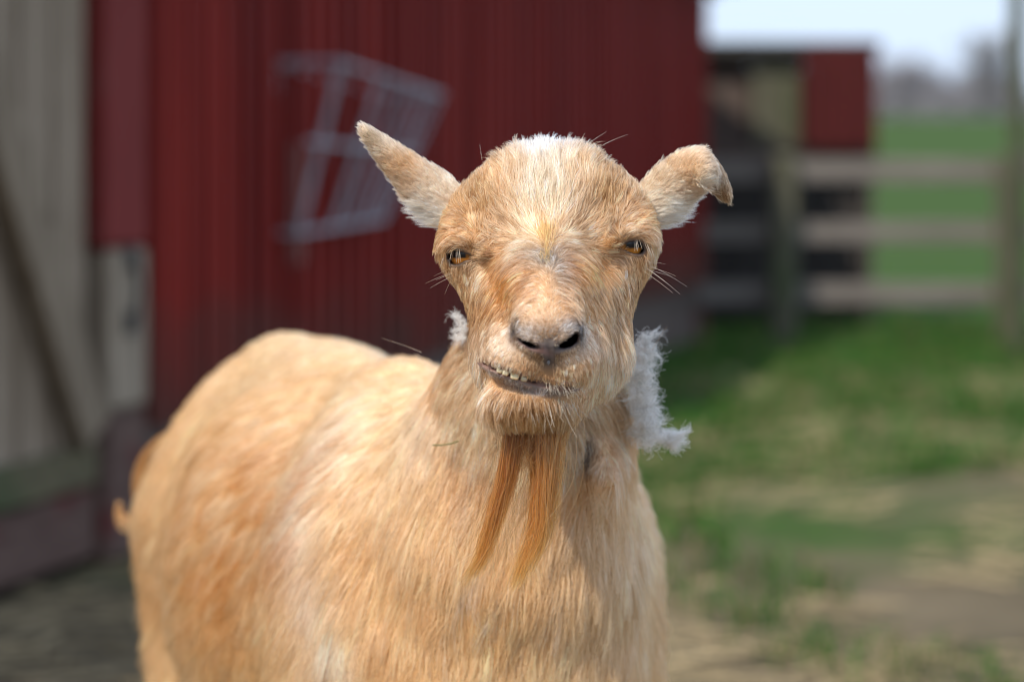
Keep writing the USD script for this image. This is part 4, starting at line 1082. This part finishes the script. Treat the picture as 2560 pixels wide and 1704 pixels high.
wr = np.random.default_rng(44)
ends = []
for u0, v0, u1, v1 in ((1132, 680, 1064, 708), (1130, 690, 1075, 720), (1130, 684, 1090, 700), (1128, 700, 1112, 735), (1125, 672, 1085, 690),
                       (1615, 665, 1690, 690), (1618, 660, 1717, 716), (1610, 672, 1680, 692), (1612, 668, 1665, 706), (1615, 668, 1700, 735), (1605, 675, 1682, 732), (1617, 655, 1664, 660)):
    ends.append(((u0, v0, skinF(u0 + (12 if u0 < 1300 else -12), v0) - 2), (u1, v1, wr.uniform(-25, 10))))
for u0, v0, du, dv in ((1508, 362, 62, -18 - 0), (1470, 360, 45, -22), (1205, 400, -6, -32)):
    ends.append(((u0, v0, -45), (u0 + du, v0 + dv - 8, -45)))
ends += [((970 * 1.0866, 880, -110), (955, 845, -100)), ((1630, 875, -100), (1668, 815, -95))]
pts = strands(ends, 45)
curves("whiskers", pts - G0, np.linspace(0.00030, 0.00010, 6), np.tile((0.52, 0.30, 0.16), (len(pts), 1)), M["beard"], goat, kind="stuff")
ends = []
for k in range(84):
    u0, v0 = wr.uniform(1215, 1450), 0
    v0 = np.interp(u0, [a for a, _ in MOUTH], [b for _, b in MOUTH]) + (wr.uniform(24, 75) if k % 2 else -wr.uniform(6, 16))
    if k % 2 == 0:
        u0 = wr.uniform(1360, 1455); v0 = np.interp(u0, [a for a, _ in MOUTH], [b for _, b in MOUTH]) - wr.uniform(4, 14)
    f0 = skinF(u0, v0)
    s = (u0 - 1320) / 130
    ln = wr.uniform(25, 75) if k % 2 else wr.uniform(16, 42)
    ends.append(((u0, v0, f0 - 1), (u0 + s * ln * 0.6 + wr.normal(0, 6), v0 + ln * 0.85, f0 + wr.uniform(2, 10))))
pts = strands(ends, 46, bend=3)
curves("chin_bristles", pts - G0, np.linspace(0.00032, 0.00012, 6), np.array((0.80, 0.70, 0.56))[None] * wr.uniform(0.6, 1.05, (len(pts), 1)), M["wool"], goat, kind="stuff")
ends = []
for k in range(34):
    s = k % 2
    t = wr.random()
    if s == 0:
        u0, v0 = np.interp(t, [0, 1], [1112, 1150]), np.interp(t, [0, 1], [628, 612]); u1, v1 = u0 - 14 + 12 * t + wr.normal(0, 3), v0 + wr.uniform(28, 48)
    else:
        u0, v0 = np.interp(t, [0, 1], [1584, 1622]), np.interp(t, [0, 1], [588, 602]); u1, v1 = u0 + 2 + 14 * t + wr.normal(0, 3), v0 + wr.uniform(24, 44)
    f0 = skinF(u0, v0)
    ends.append(((u0, v0, f0), (u1, v1, f0 + wr.uniform(4, 8))))
pts = strands(ends, 47, bend=4)
curves("eyelashes", pts - G0, np.linspace(0.00028, 0.00012, 6), np.where((wr.random(len(pts)) < 0.45)[:, None], (0.72, 0.62, 0.48), (0.12, 0.08, 0.06)), M["wool"], goat, kind="stuff")


fr_ = np.random.default_rng(48)
ends = []
for k in range(130):
    u0, v0 = fr_.normal(1366, 15), fr_.uniform(545, 605)
    f0 = skinF(u0, v0)
    u1, v1 = 1366 + (u0 - 1366) * 0.35 + fr_.normal(0, 4), v0 + fr_.uniform(35, 62)
    ends.append(((u0, v0, f0), (u1, v1, skinF(u1, v1) + fr_.uniform(2.0, 5.5))))
pts = strands(ends, 49, bend=4)
curves("forelock", pts - G0, np.linspace(0.00036, 0.00014, 6), np.clip(np.array((0.70, 0.40, 0.14))[None] * np.exp(fr_.normal(0, 0.3, len(pts)))[:, None], 0, 0.9), M["fur"], goat, kind="stuff")


# ------------------------------------------------------------------ shed winter wool, tail
def woolly(name, outline, y0, y1, n, seed, length=0.022, col=(0.94, 0.90, 0.83), lead=(0, 0, 0), k=9, wander=0.20, width=0.00020):
    r = np.random.default_rng(seed)
    o = np.array(outline, float)
    lo, hi = o.min(0), o.max(0)
    q = lo + (hi - lo) * r.random((n * 6, 2)); q = q[poly2(q, outline) < 0][:n]
    n = len(q)
    y = y0 + (y1 - y0) * r.random(n)
    p = np.stack([(q[:, 0] - 1280) / FPX * y, y, EYE_H - (q[:, 1] - HORIZON) / FPX * y], -1)
    flow = np.stack([meshkit.noise(p * 90, seed + j) - 0.5 for j in range(3)], -1)
    d = flow * 2.0 + r.normal(0, 0.25, (n, 3)) + np.array(lead); d[:, 1] *= 0.5; d /= np.linalg.norm(d, axis=1, keepdims=True)
    pts = [p]
    ln_ = np.clip(np.exp(r.normal(-0.3, 0.38, (n, 1))), 0.2, 1.35)
    for j in range(k - 1):
        f2 = np.stack([meshkit.noise(p * 160, seed + 7 + i) - 0.5 for i in range(3)], -1)
        d = d + r.normal(0, wander, (n, 3)) + f2 * 2.2; d /= np.linalg.norm(d, axis=1, keepdims=True)
        p = p + d * length * ln_ / (k - 1); pts.append(p)
    pts = np.stack(pts, 1)
    c = np.array(col)[None] * (np.exp(r.normal(0, 0.16, n)) * np.interp(meshkit.noise(pts[:, 0] * 160, seed + 3), [0.3, 0.6], [0.62, 1.0]))[:, None]
    curves(name, pts - G0, np.full(k, width), np.clip(c, 0, 0.92), M["wool"], goat, kind="stuff", label="tuft of pale shed winter wool")


woolly("shed_wool", [(1580, 860), (1606, 852), (1618, 900), (1622, 960), (1630, 1020), (1646, 1060), (1672, 1076), (1664, 1090), (1638, 1104), (1612, 1108), (1590, 1090), (1570, 1000)], 1.835, 1.87, 3800, 61, 0.014, lead=(0.35, 0, -0.45))
woolly("shed_wool", [(1606, 832), (1622, 838), (1634, 880), (1614, 890)], 1.845, 1.87, 600, 64, 0.015, lead=(0.2, 0, -0.3))
woolly("shed_wool", [(1660, 1092), (1690, 1078), (1704, 1080), (1700, 1092), (1670, 1112)], 1.85, 1.865, 700, 66, 0.012, lead=(0.7, 0, 0.2))
woolly("shed_wool", [(1132, 784), (1144, 780), (1166, 800), (1170, 850), (1142, 852), (1136, 824), (1144, 802)], 1.845, 1.88, 380, 62, 0.008, lead=(-0.2, 0, -0.4))
tail_px = [(470, 1090), (425, 1108), (385, 1140), (364, 1185), (360, 1240), (348, 1288), (324, 1302), (303, 1286), (298, 1255)]
tp = np.array([P(u, v, y) for (u, v), y in zip(tail_px, [2.56, 2.60, 2.63, 2.64, 2.64, 2.63, 2.62, 2.62, 2.62])])
from scipy.interpolate import CubicSpline
tcv = CubicSpline(np.linspace(0, 1, len(tp)), tp)(np.linspace(0, 1, 40))
tail = tube(tcv, np.interp(np.linspace(0, 1, 40), [0, 0.4, 0.7, 1], [0.012, 0.009, 0.005, 0.002]), 12)
obj("tail", (np.array(tail.vertices) - G0, tail.faces), M["skin"], goat, smooth=True, tint=np.tile((0.45, 0.24, 0.10), (len(tail.vertices), 1)))
r = np.random.default_rng(81)
n = 2500
ti = r.random(n); tc = CubicSpline(np.linspace(0, 1, len(tp)), tp); c0 = tc(ti); tg = tc(ti, 1); tg /= np.linalg.norm(tg, axis=1, keepdims=True)
ro = np.cross(tg, r.normal(0, 1, (n, 3))); ro /= np.linalg.norm(ro, axis=1, keepdims=True)
ln = np.interp(ti, [0, 0.5, 1], [0.016, 0.015, 0.004])[:, None]
rad = np.interp(ti, [0, 0.4, 0.7, 1], [0.012, 0.009, 0.005, 0.002])[:, None]
tt = np.linspace(0, 1, 5)[None, :, None]
pts = (c0 + ro * rad)[:, None] + ln[:, None] * (tg[:, None] * tt * 0.9 + ro[:, None] * (0.5 * tt - 0.3 * tt ** 2)) + np.array([0, 0, -0.006]) * tt ** 2
curves("tail_hair", pts - G0, np.linspace(0.0008, 0.0003, 5), np.clip(np.array((0.52, 0.27, 0.10))[None] * np.exp(r.normal(0, 0.25, n))[:, None], 0, 0.9), M["fur"], goat, kind="stuff")

# a stalk caught in the coat
y = ray_y(1110, 1108, body_sdf) - 0.022
sp = [P(1082, 1112, y), P(1105, 1112, y - 0.002), P(1128, 1108, y - 0.001), P(1146, 1102, y + 0.002)]
sm = tube(sp, 0.0007, 6)
c_ = np.mean(sp, 0)
tag(obj("straw_stalk", sm, M["straw"], tint=np.tile((0.22, 0.19, 0.08), (len(sm.vertices), 1))), "short dry stalk caught in the fur of the goat's neck", "straw")

# ------------------------------------------------------------------ grass and straw on the ground
r = np.random.default_rng(91)
n = 70000
x = r.uniform(-1.9, 3.6, n); yy = 4.2 + 9.6 * r.random(n) ** 0.9
green = meshkit.fbm(np.stack([x * 0.9, yy * 0.9, np.zeros(n)], -1), 4, 8) + np.interp(yy, [4.4, 7.0, 9.0], [-0.16, 0.06, 0.45])
tuft = meshkit.noise(np.stack([x * 6, yy * 6, np.zeros(n)], -1), 12)
inn = ((x - A[0]) * nd[0] + (yy - A[1]) * nd[1]) > 0.03
kp = (green > 0.50) & (tuft > 0.32) & inn
x, yy, tuft = x[kp], yy[kp], tuft[kp]; n = len(x)
base = np.stack([x, yy, terrain(x, yy) - 0.003], -1)
az = r.uniform(0, 2 * np.pi, n); lean = r.uniform(0.15, 0.9, n); h = r.uniform(0.03, 0.085, n) * (0.6 + 0.8 * tuft)
dirv = np.stack([np.cos(az) * lean, np.sin(az) * lean, np.ones(n)], -1)
sv = np.stack([-np.sin(az), np.cos(az), np.zeros(n)], -1) * 0.0032
mid = base + dirv * (0.55 * h)[:, None]; tip = base + dirv * h[:, None] + np.stack([np.cos(az), np.sin(az), -0.6 * np.ones(n)], -1) * (0.25 * h)[:, None]
gvv = np.stack([base - sv, base + sv, mid - sv * 0.8, mid + sv * 0.8, tip], 1).reshape(-1, 3)
o5 = (np.arange(n) * 5)[:, None]
gf = np.vstack([o5 + [0, 1, 3], o5 + [0, 3, 2], o5 + [2, 3, 4]])
gc = np.array((0.036, 0.108, 0.011))[None] * np.exp(r.normal(0, 0.35, n))[:, None]
dry = r.random(n) < 0.14; gc[dry] = (0.22, 0.17, 0.075)
tag(obj("grass", (gvv, gf), M["grass"], tint=np.repeat(gc, 5, 0)), "short patchy green grass growing through the dirt", None, kind="stuff")
n = 6500
x = r.uniform(-1.9, 3.2, n); yy = 4.0 + 6.5 * r.random(n) ** 1.5
cl = meshkit.fbm(np.stack([x * 1.6, yy * 1.0, np.ones(n)], -1), 3, 21)
inn = ((x - A[0]) * nd[0] + (yy - A[1]) * nd[1]) > 0.05
kp = ((cl > 0.44) | ((x < -0.2) & (yy < 6.4))) & inn; x, yy = x[kp], yy[kp]; n = len(x)
az = r.normal(0, 0.7, n); ln = r.uniform(0.04, 0.20, n); up = r.normal(0, 0.10, n)
dv = np.stack([np.cos(az), np.sin(az), up], -1) * (ln / 2)[:, None]
cn = np.stack([x, yy, terrain(x, yy) + 0.008 + np.abs(dv[:, 2])], -1)
sv = np.stack([-np.sin(az), np.cos(az), np.zeros(n)], -1) * 0.0028; uv_ = np.array([0, 0, 0.003])
sv6 = np.stack([cn - dv - sv, cn - dv + sv, cn - dv + uv_, cn + dv - sv, cn + dv + sv, cn + dv + uv_], 1).reshape(-1, 3)
o6 = (np.arange(n) * 6)[:, None]
sf = np.vstack([o6 + k_ for k_ in ([0, 1, 4], [0, 4, 3], [1, 2, 5], [1, 5, 4], [2, 0, 3], [2, 3, 5], [0, 2, 1], [3, 4, 5])])
sc_ = np.array((0.26, 0.20, 0.11))[None] * np.exp(r.normal(0, 0.28, n))[:, None]
tag(obj("straw_litter", (sv6, sf), M["straw"], tint=np.repeat(np.clip(sc_, 0, 0.8), 6, 0)), "loose dry straw scattered over the trampled ground", None, kind="stuff")
